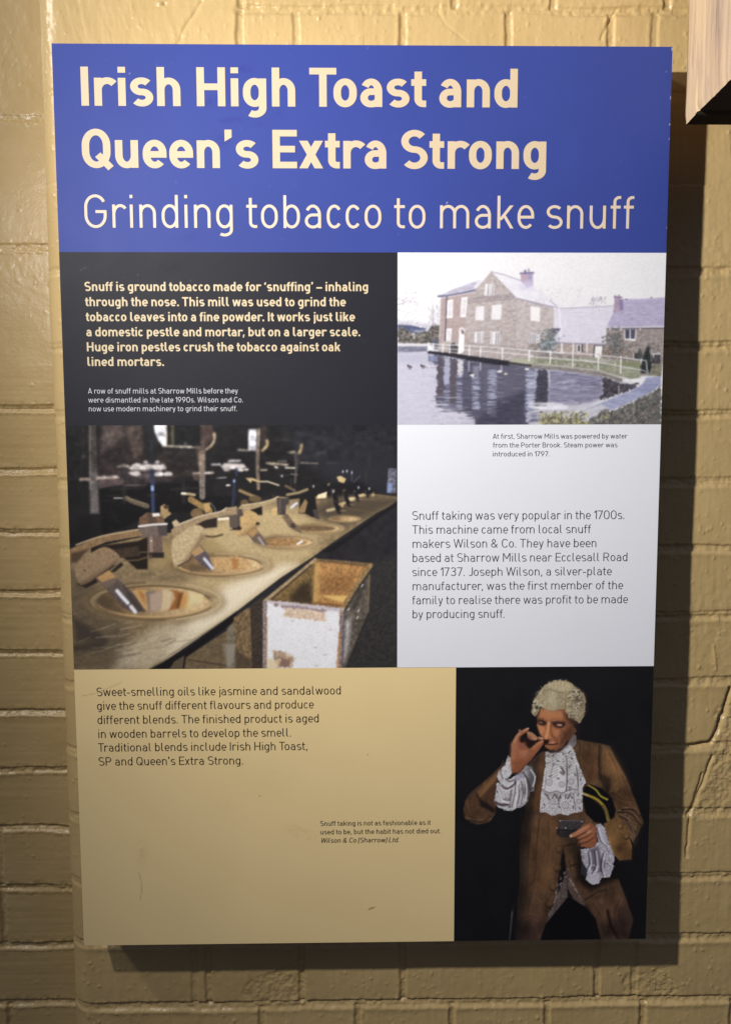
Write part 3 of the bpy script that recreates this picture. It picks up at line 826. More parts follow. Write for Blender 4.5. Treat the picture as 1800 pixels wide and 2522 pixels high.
for i in range(150):
    x, y = rr_.uniform(45, 545), rr_.uniform(930, 1070); c = rr_.choice([(70, 66, 66), (140, 132, 118), (92, 96, 78), (54, 52, 56), (168, 158, 146)])
    P.ell(x, y, rr_.uniform(6, 18), rr_.uniform(5, 12), c, 2, al=.7)
P.line([(232, 965), (236, 1020)], 18, (190, 186, 190), 2)
# left brick wing
P.poly([(548, 540), (940, 470), (960, 470), (900, 1200), (520, 1200)], (176, 157, 156), 2, tex=(.07, 5, 3, 64))
P.poly([(520, 522), (700, 440), (1000, 335), (1060, 345), (960, 455), (700, 505), (545, 538)], (186, 182, 204), 2, tex=(.10, 9, 3, 65))
P.poly([(985, 340), (1075, 330), (1000, 420), (950, 440), (930, 420)], (218, 215, 226), 3)
P.line([(520, 524), (620, 520), (800, 488), (960, 452)], 22, (110, 108, 138), 1.5); P.line([(560, 545), (700, 520), (940, 476)], 12, (206, 200, 212), 1.5)
P.line([(548, 550), (540, 900), (522, 1200)], 10, (214, 206, 214), 1.6, al=.6)
P.line([(620, 530), (614, 700), (600, 1080)], 14, (92, 84, 104), 1.4)
def sash(pts, glass=(214, 210, 218), bars=True):
    P.poly(pts, (240, 237, 240), 1.5)
    (ax, ay), (bx, by), (cx_, cy_), (dx, dy) = pts
    q = lambda u, v: (ax * (1 - u) * (1 - v) + bx * u * (1 - v) + cx_ * u * v + dx * (1 - u) * v, ay * (1 - u) * (1 - v) + by * u * (1 - v) + cy_ * u * v + dy * (1 - u) * v)
    P.poly([q(.2, .1), q(.8, .1), q(.8, .9), q(.2, .9)], glass, 1.6)
    P.line([q(.15, .5), q(.85, .5)], 7, (240, 237, 240), 1.3); P.line([q(.5, .1), q(.5, .9)], 4, (236, 233, 238), 1.3)
sash([(628, 570), (695, 562), (690, 778), (616, 784)]); sash([(793, 540), (868, 530), (846, 768), (778, 768)])
sash([(618, 905), (678, 902), (668, 1110), (606, 1115)])
P.line([(770, 960), (772, 920), (795, 898), (815, 905), (828, 940)], 16, (236, 233, 236), 1.5, sm=3)
P.poly([(770, 935), (828, 935), (825, 1200), (752, 1200)], (236, 232, 236), 1.6); P.ell(808, 948, 17, 22, (120, 116, 126), 1.6)
# stone gable, side wall
P.poly([(1140, 235), (1440, 545), (1624, 600), (1900, 660), (1880, 1190), (1500, 1160), (900, 1110), (830, 900), (865, 560), (960, 450)], (182, 171, 171), 2, tex=(.12, 7, 2.5, 66))
P.poly([(1440, 545), (1880, 660), (1880, 1190), (1440, 1150)], (190, 179, 180), 3, tex=(.10, 6, 2.5, 67))
for i in range(620):                                       # courses of stone
    x = rr_.uniform(850, 1870); y = rr_.uniform(260, 1120)
    if y < 560 and not (abs(x - 1140) < (y - 235) * .93): continue
    if x < 960 and y < 450: continue
    l_ = rr_.uniform(14, 44); sl = -.10 if x < 1440 else .12
    P.line([(x, y), (x + l_, y + l_ * sl)], rr_.uniform(4, 8), rr_.choice([(150, 132, 140), (128, 112, 124), (168, 148, 150), (176, 150, 146), (224, 212, 212)]), 1.3, al=rr_.uniform(.3, .75))
for y in (545, 575, 600):
    for i in range(15):
        x = 870 + i * 37; P.line([(x, y - i * 3.4 + (8 if y == 545 else 0)), (x + 26, y - i * 3.4 - 2 + (8 if y == 545 else 0))], 9, (122, 106, 122), 1.3, al=.75)
P.poly([(1140, 232), (1280, 262), (1500, 345), (1640, 400), (1900, 600), (1910, 668), (1780, 640), (1624, 590), (1440, 548)], (226, 223, 234), 2.5, tex=(.03, 12, 4, 68))
P.line([(1140, 235), (1290, 270), (1490, 338), (1560, 350)], 9, (150, 144, 166), 1.5); P.line([(1140, 238), (1300, 400), (1440, 545)], 7, (172, 158, 164), 1.5)
P.line([(1440, 548), (1624, 592), (1905, 660)], 13, (150, 142, 166), 1.6)
# chimney
h6(); P.poly([(-85, 250), (55, 245), (55, 400), (-10, 425), (-80, 350)], (168, 156, 190), 3, tex=(.12, 4, 3, 69)); P.poly([(-88, 265), (-10, 262), (-10, 345), (-85, 335)], (186, 160, 178), 3)
P.line([(-90, 255), (60, 248)], 24, (134, 122, 160), 1.6); P.line([(-35, 225), (-33, 250)], 26, (120, 110, 146), 2); P.line([(5, 205), (8, 245)], 16, (140, 130, 160), 2); P.poly([(-40, 345), (60, 350), (60, 430), (-80, 470), (-110, 400)], (206, 200, 226), 14, al=.7)
for i in range(90):
    x, y = rr_.uniform(60, 620), rr_.uniform(430, 660); P.line([(x, y), (x + rr_.uniform(-25, 40), y - rr_.uniform(5, 50))], 4, (164, 158, 182), 1.4, al=.55)
for i in range(46):
    x, y = rr_.uniform(715, 905), rr_.uniform(545, 640); P.line([(x, y), (x + rr_.uniform(-12, 16), y - rr_.uniform(8, 30))], 5, (132, 126, 150), 1.3, al=.8)
# long low roof and end range
P.poly([(300, 650), (360, 668), (480, 662), (1005, 636), (1010, 910), (920, 900), (905, 1430), (290, 1340), (300, 900)], (216, 211, 228), 2.5, tex=(.035, 10, 2.5, 70))
P.line([(260, 575), (330, 640), (370, 668), (470, 664), (1005, 637)], 9, (168, 162, 186), 1.5); P.line([(365, 670), (372, 800), (380, 1000)], 12, (236, 233, 242), 2)
for i in range(130):
    x, y = rr_.uniform(390, 980), rr_.uniform(690, 1330); P.line([(x, y), (x + rr_.uniform(20, 70), y)], 4, rr_.choice([(196, 190, 214), (230, 226, 238), (186, 178, 204)]), 1.3, al=.5)
P.poly([(1095, 555), (1250, 556), (1440, 548), (1620, 535), (1620, 890), (920, 885), (1000, 720)], (184, 176, 208), 2, tex=(.10, 11, 2.2, 71))
for i in range(24):
    y = 580 + i * 13.0; P.line([(1060 - i * 5, y), (1620, y - 14 + i * .6)], 4, (146, 138, 178), 1.3, al=.55)
for i in range(60):
    x, y = rr_.uniform(980, 1600), rr_.uniform(570, 870); P.line([(x, y), (x + 28, y)], 5, rr_.choice([(126, 116, 160), (214, 208, 228)]), 1.3, al=.5)
P.poly([(1015, 535), (1095, 535), (1120, 700), (1000, 715)], (172, 152, 176), 2, tex=(.15, 4, 3, 72)); P.poly([(1065, 560), (1115, 570), (1120, 680), (1075, 690)], (138, 126, 168), 3); P.line([(1010, 534), (1100, 534)], 12, (128, 116, 148), 1.4)
for x, y in [(1022, 522), (1066, 516), (1448, 540), (1155, 562)]: P.ell(x, y, 12, 8, (120, 112, 136), 1.6)
P.line([(915, 888), (1200, 890), (1600, 878)], 14, (214, 208, 220), 1.4)
P.poly([(920, 905), (1600, 895), (1600, 1330), (880, 1310)], (160, 148, 146), 2, tex=(.16, 6, 3, 73)); P.line([(918, 906), (1600, 900)], 13, (92, 84, 96), 1.5)
for i in range(150):
    x, y = rr_.uniform(1100, 1580), rr_.uniform(920, 1270); P.line([(x, y), (x + rr_.uniform(14, 44), y - 1)], 6, rr_.choice([(112, 102, 108), (192, 178, 172), (138, 124, 126), (96, 86, 92)]), 1.3, al=.6)
P.poly([(1128, 912), (1270, 908), (1262, 1050), (1128, 1040)], (234, 230, 232), 1.5); P.poly([(1140, 915), (1190, 914), (1188, 1024), (1142, 1022)], (76, 76, 98), 1.5); P.poly([(1203, 914), (1258, 913), (1252, 1026), (1202, 1024)], (84, 82, 104), 1.5)
for x in (960, 1092, 1315): P.ell(x, 912, 9, 12, (228, 224, 228), 1.5)
P.line([(912, 905), (905, 1100), (905, 1330)], 12, (222, 216, 220), 1.5)
# porch roof and house windows
P.poly([(285, 905), (370, 905), (375, 930), (300, 1010), (280, 1060), (220, 1060)], (118, 112, 134), 3, tex=(.3, 4, 4, 74))
P.line([(275, 908), (372, 908)], 16, (104, 96, 118), 1.5); P.line([(372, 925), (290, 1010), (270, 1050)], 10, (190, 184, 200), 1.5)
P.poly([(30, 640), (140, 655), (135, 822), (25, 815)], (236, 232, 234), 2); P.poly([(20, 965), (130, 968), (125, 1145), (15, 1140)], (236, 233, 236), 1.6)
for r in range(5):
    for c in range(4): P.line([(28 + c * 24, 975 + r * 32), (28 + c * 24, 998 + r * 32)], 12, (112, 106, 116), 1.3, al=.9 if c < 3 else .4)
h5()
def pane(pts, dark):
    P.poly(pts, (238, 235, 238), 1.6)
    (ax, ay), (bx, by), (cx_, cy_), (dx, dy) = pts
    for r in range(4):
        for c in range(4):
            u, v = .14 + c * .24, .08 + r * .235; v2 = v + .17
            q = lambda u, v: (ax * (1 - u) * (1 - v) + bx * u * (1 - v) + cx_ * u * v + dx * (1 - u) * v, ay * (1 - u) * (1 - v) + by * u * (1 - v) + cy_ * u * v + dy * (1 - u) * v)
            P.line([q(u, v), q(u, v2)], 12, dark[c], 1.3, al=.85)
g1, g2, g3 = (212, 208, 216), (168, 162, 172), (112, 106, 118)
pane([(1070, 380), (1176, 370), (1170, 512), (1062, 515)], [g1, g3, g2, g3]); pane([(962, 650), (1062, 640), (1056, 806), (955, 808)], [g1] * 4); pane([(1152, 630), (1268, 620), (1256, 798), (1142, 800)], [g1] * 4)
pane([(948, 945), (1046, 940), (1040, 1108), (944, 1106)], [g1, g3, g3, g2]); pane([(1140, 942), (1244, 940), (1234, 1110), (1132, 1108)], [g2, g1, g3, g3])
# garden
h8()
P.poly([(-1450 * 0 + 0, 80), (280, 60), (900, 90), (1560, 60), (1575, 330), (1560, 460), (1320, 460), (0, 330)], (150, 140, 138), 6, tex=(.25, 6, 4, 75))
P.poly([(330, 80), (780, 92), (770, 240), (300, 190)], (176, 160, 156), 3, tex=(.15, 6, 3, 76))
P.line([(285, 66), (500, 80), (905, 88)], 16, (150, 142, 162), 1.6)
for x, w in ((395, 20), (530, 14), (690, 18)): P.line([(x, 80), (x, 175)], w, (228, 222, 226), 1.5)
P.poly([(572, 92), (625, 92), (622, 180), (572, 180)], (228, 224, 226), 1.5); P.poly([(584, 98), (610, 98), (608, 170), (584, 170)], (84, 80, 88), 1.5); P.line([(635, 95), (632, 170)], 20, (88, 82, 90), 2)
P.poly([(770, 100), (880, 100), (870, 235), (760, 240)], (96, 88, 96), 2); P.poly([(786, 108), (872, 106), (862, 262), (778, 258)], (238, 234, 236), 1.5)
for i in range(180):
    x, y = rr_.gauss(235, 70), rr_.gauss(60, 60); P.ell(x, y, rr_.uniform(8, 20), rr_.uniform(6, 14), rr_.choice([(104, 118, 130), (140, 156, 172), (84, 92, 98), (176, 190, 204), (112, 116, 112)]), 1.8, al=.6)
h6()
for i in range(230):
    x, y = rr_.gauss(1025, 55), rr_.gauss(1090, 85); P.ell(x, y, rr_.uniform(8, 20), rr_.uniform(6, 14), rr_.choice([(88, 92, 96), (112, 114, 118), (72, 76, 78), (140, 138, 144), (98, 96, 92)]), 1.8, al=.6)
for i in range(60):
    x, y = rr_.gauss(245, 25), rr_.uniform(900, 1050); P.ell(x, y, rr_.uniform(7, 15), rr_.uniform(6, 12), rr_.choice([(120, 128, 122), (150, 156, 150), (100, 104, 104)]), 1.8, al=.6)
h8()
for i in range(120):
    x, y = rr_.choice([rr_.gauss(1160, 55), rr_.gauss(930, 40)]), rr_.gauss(195, 32); P.ell(x, y, rr_.uniform(7, 15), rr_.uniform(5, 11), rr_.choice([(150, 120, 106), (120, 112, 104), (176, 144, 128), (96, 92, 88)]), 1.8, al=.6)
P.poly([(1240, 190), (1310, 195), (1310, 260), (1240, 255)], (70, 66, 72), 3); P.line([(1240, 195), (1238, 250)], 10, (232, 228, 230), 1.4)
P.poly([(1450, 195), (1555, 195), (1555, 320), (1450, 310)], (74, 72, 78), 3, tex=(.3, 4, 4, 77)); P.line([(1450, 200), (1550, 200)], 12, (226, 222, 226), 1.4); P.line([(1475, 200), (1472, 240)], 10, (226, 222, 226), 1.4)
P.poly([(0, 240), (240, 250), (780, 240), (1320, 300), (1320, 480), (1200, 495), (860, 410), (400, 350), (0, 320)], (150, 152, 132), 4, tex=(.18, 8, 4, 78))
P.poly([(880, 300), (1310, 290), (1310, 350), (1180, 350), (980, 320)], (132, 136, 100), 8, al=.8); P.poly([(600, 255), (960, 260), (1040, 300), (700, 300)], (178, 172, 170), 6, al=.8)
for i in range(50):
    x, y = rr_.uniform(280, 1050), rr_.uniform(245, 340); P.ell(x, y, rr_.uniform(5, 16), rr_.uniform(4, 9), rr_.choice([(214, 206, 208), (112, 110, 100), (140, 128, 118), (236, 232, 232)]), 1.6, al=.7)
P.poly([(1310, 130), (1340, 180), (1345, 280), (1290, 260), (1280, 200)], (74, 78, 80), 6, tex=(.3, 4, 6, 79)); P.poly([(1365, 180), (1400, 95), (1430, 130), (1450, 300), (1465, 400), (1420, 440), (1330, 430), (1320, 300)], (48, 54, 56), 5, tex=(.35, 3, 6, 80), rag=3)
P.poly([(1465, 320), (1575, 330), (1560, 470), (1420, 440)], (134, 130, 112), 4, tex=(.25, 5, 4, 81))
# pond
h7()
P.poly([(40, 75), (390, 80), (400, 110), (40, 108)], (216, 212, 220), 2); P.poly([(40, 108), (395, 110), (395, 190), (40, 195)], (124, 124, 146), 5, tex=(.2, 10, 3, 82))
water = [(40, 185), (395, 170), (700, 215), (1350, 300), (1624, 350), (1900, 370), (2100, 400), (2430, 470), (2680, 510), (2780, 560), (2600, 680), (2300, 800), (2050, 940), (1940, 1060), (40, 1060)]
P.poly(water, (196, 193, 212), 3, tex=(.03, 18, 3, 83))
P.poly([(40, 190), (395, 190), (430, 320), (40, 300)], (178, 178, 200), 20, al=.7)
refl = [(405, 215), (520, 215), (760, 260), (1500, 330), (1640, 350), (1640, 1060), (960, 1060), (940, 960), (820, 900), (700, 880), (490, 820), (500, 560), (520, 330), (420, 290)]
P.poly(refl, (86, 84, 106), 6, tex=(.16, 14, 2.5, 84), rag=4)
P.poly([(405, 215), (515, 225), (520, 290), (408, 280)], (132, 140, 178), 8, al=.8, tex=(.2, 3, 10, 89))
P.poly([(515, 235), (590, 245), (585, 700), (500, 700)], (88, 80, 94), 5, rag=3); P.poly([(665, 260), (745, 268), (740, 780), (640, 760)], (90, 82, 95), 5, rag=3); P.line([(578, 240), (572, 420)], 16, (92, 90, 108), 3)
P.poly([(1000, 320), (1640, 360), (1640, 620), (1240, 760), (1020, 640)], (104, 101, 124), 30, al=.55)
def shimmer(x0, x1, y0, y1, col, n, al=.8):
    for i in range(n):
        t = rr_.random(); y = y0 + (y1 - y0) * t; w = (x1 - x0) * rr_.uniform(.25, .9); x = rr_.uniform(x0, x1 - w)
        P.line([(x, y), (x + w / 2, y + rr_.uniform(-3, 3)), (x + w, y)], rr_.uniform(4, 9), col, 1.4, al=al * rr_.uniform(.5, 1))
P.poly([(595, 240), (660, 250), (650, 560), (585, 560)], (176, 176, 200), 4, al=.9, rag=3); shimmer(578, 660, 380, 810, (164, 170, 204), 60)
P.poly([(750, 265), (815, 275), (800, 470), (740, 450)], (206, 204, 214), 4, al=.95, rag=3); shimmer(728, 808, 430, 880, (168, 172, 204), 60)
shimmer(912, 1016, 470, 860, (180, 184, 212), 80); shimmer(1095, 1212, 380, 930, (178, 182, 210), 110); P.poly([(930, 340), (1000, 345), (990, 470), (925, 470)], (168, 168, 188), 8, al=.5)
for x in (880, 1015, 1262): P.line([(x, 290), (x, 385 + rr_.uniform(0, 40))], 16, (196, 194, 208), 2.5, al=.75)
for i in range(60):
    y = rr_.uniform(700, 1050); x = 440 + rr_.uniform(0, 90) + (y - 700) * .55 * rr_.random(); l_ = rr_.uniform(80, 360)
    P.line([(x, y), (x + l_ / 2, y + 5), (x + l_, y + 2)], rr_.uniform(6, 11), rr_.choice([(206, 204, 222), (70, 68, 92), (206, 204, 222)]), 1.5, w2=3, al=.8)
for i in range(120):
    x, y = rr_.uniform(45, 1450), rr_.uniform(220, 1050); P.line([(x, y), (x + rr_.uniform(40, 130), y + 2)], 4, rr_.choice([(214, 212, 228), (150, 150, 178), (172, 172, 196)]), 1.4, al=.35)
P.poly([(1210, 760), (1560, 620), (1540, 900), (1480, 1030), (1000, 1060), (960, 1000)], (62, 60, 78), 30, al=.7, tex=(.25, 16, 2.5, 85))
shimmer(1545, 1640, 380, 1000, (184, 192, 222), 100)
h8()
P.poly([(0, 350), (100, 360), (110, 600), (60, 860), (-40, 860)], (120, 122, 150), 14, al=.7); shimmer(-40, 110, 400, 1000, (200, 206, 230), 110)
P.poly([(108, 370), (240, 385), (235, 830), (70, 860), (75, 700)], (70, 67, 84), 6, tex=(.15, 12, 3, 86), rag=4)
P.poly([(240, 390), (860, 460), (880, 620), (860, 720), (620, 800), (240, 830)], (136, 133, 160), 12, tex=(.14, 20, 2.5, 87))
for i in range(110):
    x, y = rr_.uniform(230, 860), rr_.uniform(400, 560) if i % 2 else rr_.uniform(560, 840); P.line([(x, y), (x + rr_.uniform(30, 130), y + 2)], rr_.uniform(4, 9), rr_.choice([(202, 200, 224), (112, 110, 146), (84, 82, 116)]) if y < 570 else rr_.choice([(204, 202, 222), (178, 174, 204), (146, 142, 176)]), 1.4, al=.65)
P.line([(245, 400), (250, 560)], 18, (200, 198, 214), 3, al=.7)
P.poly([(860, 470), (1100, 545), (1310, 560), (1240, 610), (1040, 690), (840, 740), (880, 620)], (76, 72, 82), 6, tex=(.35, 6, 4, 88), rag=5)
P.line([(1064, 575), (1066, 670)], 14, (196, 192, 200), 2, al=.8)
P.poly([(70, 850), (330, 800), (760, 790), (880, 760), (700, 1000), (300, 1000), (100, 1060), (0, 1060), (0, 900)], (196, 194, 206), 10, al=.85, tex=(.08, 10, 3, 90))
shimmer(0, 480, 770, 850, (232, 230, 240), 50); shimmer(0, 140, 850, 1000, (92, 92, 126), 26)
# coping of the bank, quay
P.poly([(0, 318), (120, 325), (420, 350), (820, 395), (1110, 490), (1100, 540), (860, 460), (400, 395), (0, 360)], (140, 132, 130), 3, tex=(.2, 8, 3, 91)); P.line([(120, 322), (420, 348), (830, 398), (1130, 495)], 13, (190, 184, 182), 1.8)
h7(); P.poly([(560, 50), (900, 60), (1640, 130), (1640, 300), (1360, 285), (750, 190), (540, 172)], (172, 161, 160), 3, tex=(.16, 7, 2.5, 98)); P.poly([(395, 160), (700, 190), (1350, 280), (1355, 340), (1180, 325), (880, 275), (600, 222), (395, 195)], (46, 44, 54), 3, tex=(.2, 8, 3, 92)); P.poly([(1350, 285), (1615, 325), (1615, 350), (1350, 320)], (70, 66, 66), 3)
pass; P.poly([(1400, 250), (1640, 260), (1640, 320), (1380, 290)], (172, 174, 152), 5)
P.poly([(670, 80), (705, 60), (730, 100), (755, 110), (755, 180), (640, 175), (640, 120)], (84, 80, 88), 3, tex=(.3, 4, 4, 93)); P.poly([(440, 10), (530, 30), (525, 150), (460, 150)], (86, 88, 108), 8, al=.8)
# white railings
def rail(pts, w=11): P.line(pts, w * .75, (234, 232, 236), 1.4, sm=3)
rail([(400, 75), (470, 82), (755, 98)]); rail([(405, 115), (755, 150)], 9); rail([(825, 100), (1270, 128), (1640, 165), (2000, 190)]); rail([(825, 152), (1270, 185), (1640, 215)], 10)
for x, a, b in [(404, 70, 165), (465, 78, 162), (575, 90, 180), (657, 96, 188), (888, 102, 218), (1018, 110, 235), (1275, 130, 265), (1590, 155, 285)]: P.line([(x, a), (x - 4, b)], 13, (236, 234, 238), 1.4)
P.poly([(762, 0), (826, 0), (824, 165), (795, 190), (750, 200)], (238, 235, 238), 1.6)
h8(); rail([(0, 160), (260, 175), (530, 190), (780, 208)]); rail([(870, 220), (1090, 240), (1330, 272), (1375, 276), (1390, 300), (1395, 370), (1410, 440)], 13)
rail([(0, 230), (250, 248), (530, 270), (830, 298), (1085, 345), (1320, 388)]); rail([(1320, 390), (1370, 398), (1385, 420), (1392, 445)], 9)
for x, a, b in [(12, 155, 280), (262, 165, 310), (528, 88, 345), (826, 240, 385), (1090, 230, 425), (1332, 260, 300)]: P.line([(x, a), (x - 5, b)], 13, (236, 233, 236), 1.4)
# curved stone weir and planting
P.poly([(1380, 480), (1560, 460), (1560, 545), (1500, 610), (1380, 680), (1180, 770), (1000, 850), (860, 900), (700, 980), (560, 1000), (520, 900), (640, 850), (860, 770), (1060, 690), (1230, 620), (1340, 555)], (154, 158, 194), 2.5, tex=(.10, 10, 3, 94))
for a, b in [((1330, 570), (1530, 560)), ((1250, 615), (1480, 625)), ((1150, 660), (1370, 690)), ((1020, 715), (1240, 745)), ((900, 770), (1080, 820))]: P.line([a, b], 30, rr_.choice([(128, 134, 176), (176, 180, 208)]), 5, al=.6)
P.line([(1395, 470), (1340, 555), (1230, 622), (1060, 690), (850, 775), (640, 850)], 9, (196, 198, 220), 1.6, sm=3); P.line([(1560, 545), (1500, 612), (1380, 685), (1180, 775), (1000, 855)], 7, (198, 196, 212), 1.5, sm=3)
P.poly([(560, 850), (860, 790), (980, 850), (700, 1000), (480, 990)], (204, 201, 210), 10, al=.8, tex=(.1, 6, 4, 95))
P.poly([(1560, 560), (1560, 1060), (150, 1060), (170, 950), (330, 880), (430, 960), (560, 930), (660, 1000), (800, 930), (880, 860), (1000, 870), (1190, 785), (1380, 695), (1500, 620)], (104, 100, 98), 5, tex=(.35, 6, 5, 96), rag=5)
for i in range(900):
    x = rr_.uniform(130, 1560); lo = 880 if x < 700 else 1010 - (x - 700) * .49; y = rr_.uniform(lo, 1060)
    pal = [(176, 168, 104), (150, 146, 96), (196, 190, 132), (120, 116, 88), (214, 208, 170), (92, 90, 76)] if x < 720 or (x < 960 and y < 960) else [(84, 86, 84), (120, 122, 116), (64, 62, 64), (150, 148, 142), (140, 112, 98), (104, 110, 102), (176, 174, 172)]
    P.ell(x, y, rr_.uniform(6, 18), rr_.uniform(4, 11), rr_.choice(pal), 1.6, rot=rr_.uniform(0, 180), al=.75)
P.poly([(1480, 900), (1560, 860), (1560, 1060), (1350, 1060)], (98, 102, 96), 14, al=.5)
# ducks
h7()
for x, y, c1, c2 in [(185, 350, (92, 84, 92), (58, 52, 60)), (340, 345, (86, 80, 88), (60, 54, 62))]:
    P.ell(x, y, 30, 14, c1, 1.5, rot=10); P.ell(x - 22, y - 14, 9, 10, c2, 1.5); P.line([(x - 5, y + 20), (x + 10, y + 28)], 8, c2, 1.5)
P.line([(345, 358), (395, 362)], 12, (150, 146, 160), 1.6)
P.ell(925, 452, 36, 16, (226, 222, 224), 1.5, rot=12); P.ell(897, 432, 11, 11, (44, 42, 50), 1.5); P.ell(950, 458, 12, 9, (60, 56, 62), 1.5)
P.ell(1240, 404, 34, 15, (226, 222, 228), 1.5); P.ell(1214, 390, 9, 9, (70, 64, 72), 1.5); P.ell(1313, 434, 22, 12, (216, 200, 186), 1.6); P.ell(1562, 378, 28, 12, (232, 226, 226), 1.6); P.line([(1420, 380), (1480, 358), (1560, 360)], 5, (196, 194, 210), 1.6, al=.6)
h7()
for i in range(200):
    x, y = rr_.uniform(420, 2300), rr_.uniform(330, 1050)
    if y > 1060 - max(0, x - 1500) * .55 or y < 300 + (x - 420) * .09: continue
    P.line([(x, y), (x + rr_.uniform(30, 120), y + rr_.uniform(-2, 3))], rr_.uniform(4, 8), rr_.choice([(70, 68, 90), (150, 150, 178), (96, 94, 118), (196, 195, 214)]), 1.6, al=.4)
P.soften(1); P.fade(.86); P.grain(.02, 3, 3, 97)
P.build('house_photo', panel, pr, .92)['label'] = 'faded photo of a mill house beside a pond'

# ---------------------------------------------------------------- 2. row of snuff mills
P = Sheet(xL + I, xA, zP, zM, PS, (29, 27, 29))
K = 420 / 1624
def m1(): P.org(160, 1040, K)
def m2(): P.org(560, 1040, K)
def m3(): P.org(160, 1340, K)
def m4(): P.org(560, 1340, K)
P.C *= 1 + .25 * fbm(P.X / 30, P.Y / 30, 100, 3)[..., None]
P.poly([(700, 1047), (985, 1047), (985, 1225), (820, 1190), (720, 1120)], (41, 41, 50), 60, al=.9)
m1()
P.poly([(340, 20), (740, 20), (770, 270), (900, 300), (1260, 300), (1270, 500), (1000, 545), (500, 545), (330, 630), (320, 300)], (50, 40, 38), 10, tex=(.35, 9, 9, 101))
P.poly([(375, 40), (530, 20), (570, 120), (440, 250), (345, 275)], (98, 82, 77), 12, tex=(.2, 5, 8, 102), al=.9); P.poly([(540, 40), (720, 30), (735, 260), (640, 275), (620, 180)], (84, 69, 63), 14, tex=(.3, 7, 7, 103), al=.8)
P.poly([(640, 250), (730, 240), (740, 300), (660, 340)], (104, 84, 72), 8, al=.7); P.poly([(920, 250), (1250, 260), (1250, 420), (1020, 500), (940, 350)], (44, 37, 36), 10, tex=(.4, 5, 5, 104))
P.line([(175, 40), (180, 330)], 20, (58, 54, 50), 4, al=.6); P.line([(165, 330), (160, 600)], 14, (50, 46, 44), 3, al=.5); P.ell(178, 322, 22, 12, (96, 88, 72), 3, al=.7)
P.poly([(232, 20), (300, 20), (325, 868), (246, 868)], (74, 66, 65), 2, tex=(.22, 3, 6, 105)); P.poly([(238, 480), (315, 480), (326, 868), (246, 868)], (112, 104, 102), 12, tex=(.22, 3, 4, 106), al=.85)
P.line([(240, 25), (240, 300), (246, 640)], 13, (150, 138, 126), 1.8, al=.8)
P.line([(155, 545), (232, 542)], 28, (206, 180, 164), 2.5); P.line([(318, 532), (420, 526), (512, 520)], 28, (208, 190, 178), 2.5, rag=2); P.poly([(330, 545), (560, 535), (570, 590), (330, 632)], (92, 74, 74), 4, tex=(.3, 4, 4, 107))
P.poly([(485, 422), (560, 396), (612, 406), (622, 432), (500, 434)], (190, 172, 166), 3); P.poly([(500, 432), (620, 432), (640, 540), (500, 520)], (60, 50, 52), 4)
P.poly([(610, 440), (640, 410), (690, 388), (820, 398), (930, 400), (972, 440), (920, 456), (780, 466), (640, 462)], (232, 222, 218), 3, rag=2); P.line([(640, 460), (900, 458)], 18, (110, 96, 96), 3); P.line([(700, 425), (880, 428)], 8, (176, 160, 156), 2)
P.line([(762, 378), (890, 378)], 26, (206, 196, 196), 2); P.line([(720, 398), (900, 398)], 10, (96, 84, 84), 2)
P.poly([(600, 478), (700, 462), (735, 500), (690, 516), (640, 506)], (226, 212, 206), 3); P.poly([(560, 520), (1020, 512), (1020, 562), (560, 590)], (58, 48, 50), 5, tex=(.3, 5, 5, 108)); P.poly([(690, 500), (860, 470), (900, 520), (720, 540)], (112, 98, 98), 4, al=.8)
P.ell(893, 495, 50, 26, (238, 232, 232), 2.5); P.ell(986, 495, 42, 25, (236, 226, 222), 2.5); P.line([(850, 525), (1020, 522)], 20, (54, 44, 44), 3); P.line([(560, 602), (780, 598)], 9, (186, 164, 140), 2, al=.8)
P.line([(822, 30), (826, 360)], 84, (33, 32, 38), 4); P.line([(826, 180), (826, 360)], 26, (42, 43, 54), 3); P.line([(832, 465), (836, 600)], 46, (52, 54, 84), 3)
P.poly([(330, 640), (1280, 560), (1280, 700), (1624, 700), (1624, 850), (900, 860), (360, 1080)], (20, 18, 21), 6); P.line([(836, 610), (842, 855)], 34, (48, 58, 100), 3); P.line([(834, 615), (836, 640)], 30, (150, 184, 244), 2.5)
P.poly([(848, 20), (968, 20), (972, 222), (930, 222), (890, 170), (856, 90)], (228, 228, 236), 1.8); P.line([(972, 28), (972, 222)], 10, (190, 160, 124), 1.5)
P.poly([(977, 20), (1296, 20), (1296, 232), (977, 222)], (24, 24, 28), 2, tex=(.2, 6, 6, 109)); P.line([(1024, 25), (1028, 215)], 30, (92, 86, 58), 3, rag=2); P.line([(935, 226), (1100, 232), (1290, 242)], 17, (212, 200, 182), 2, rag=1); P.ell(1150, 210, 14, 22, (84, 74, 62), 3)
P.poly([(1335, 25), (1400, 25), (1425, 120), (1345, 250)], (74, 54, 50), 4, tex=(.3, 4, 4, 110)); P.line([(1424, 110), (1424, 165), (1392, 225), (1340, 262)], 28, (200, 174, 138), 2, sm=4, w2=20)
P.line([(1315, 25), (1315, 380)], 48, (84, 66, 62), 2, tex=(.25, 3, 5, 111)); P.line([(1268, 240), (1290, 420)], 40, (110, 88, 72), 5, al=.7); P.line([(1308, 300), (1308, 560)], 60, (138, 118, 102), 2.5, tex=(.25, 3, 5, 112)); P.line([(1308, 560), (1310, 710)], 54, (122, 108, 102), 2, tex=(.2, 3, 4, 113))
P.line([(1225, 490), (1278, 486)], 20, (216, 198, 184), 2); P.line([(1338, 484), (1412, 480)], 20, (228, 214, 206), 2); P.poly([(1210, 490), (1280, 490), (1290, 560), (1230, 550)], (84, 68, 62), 4)
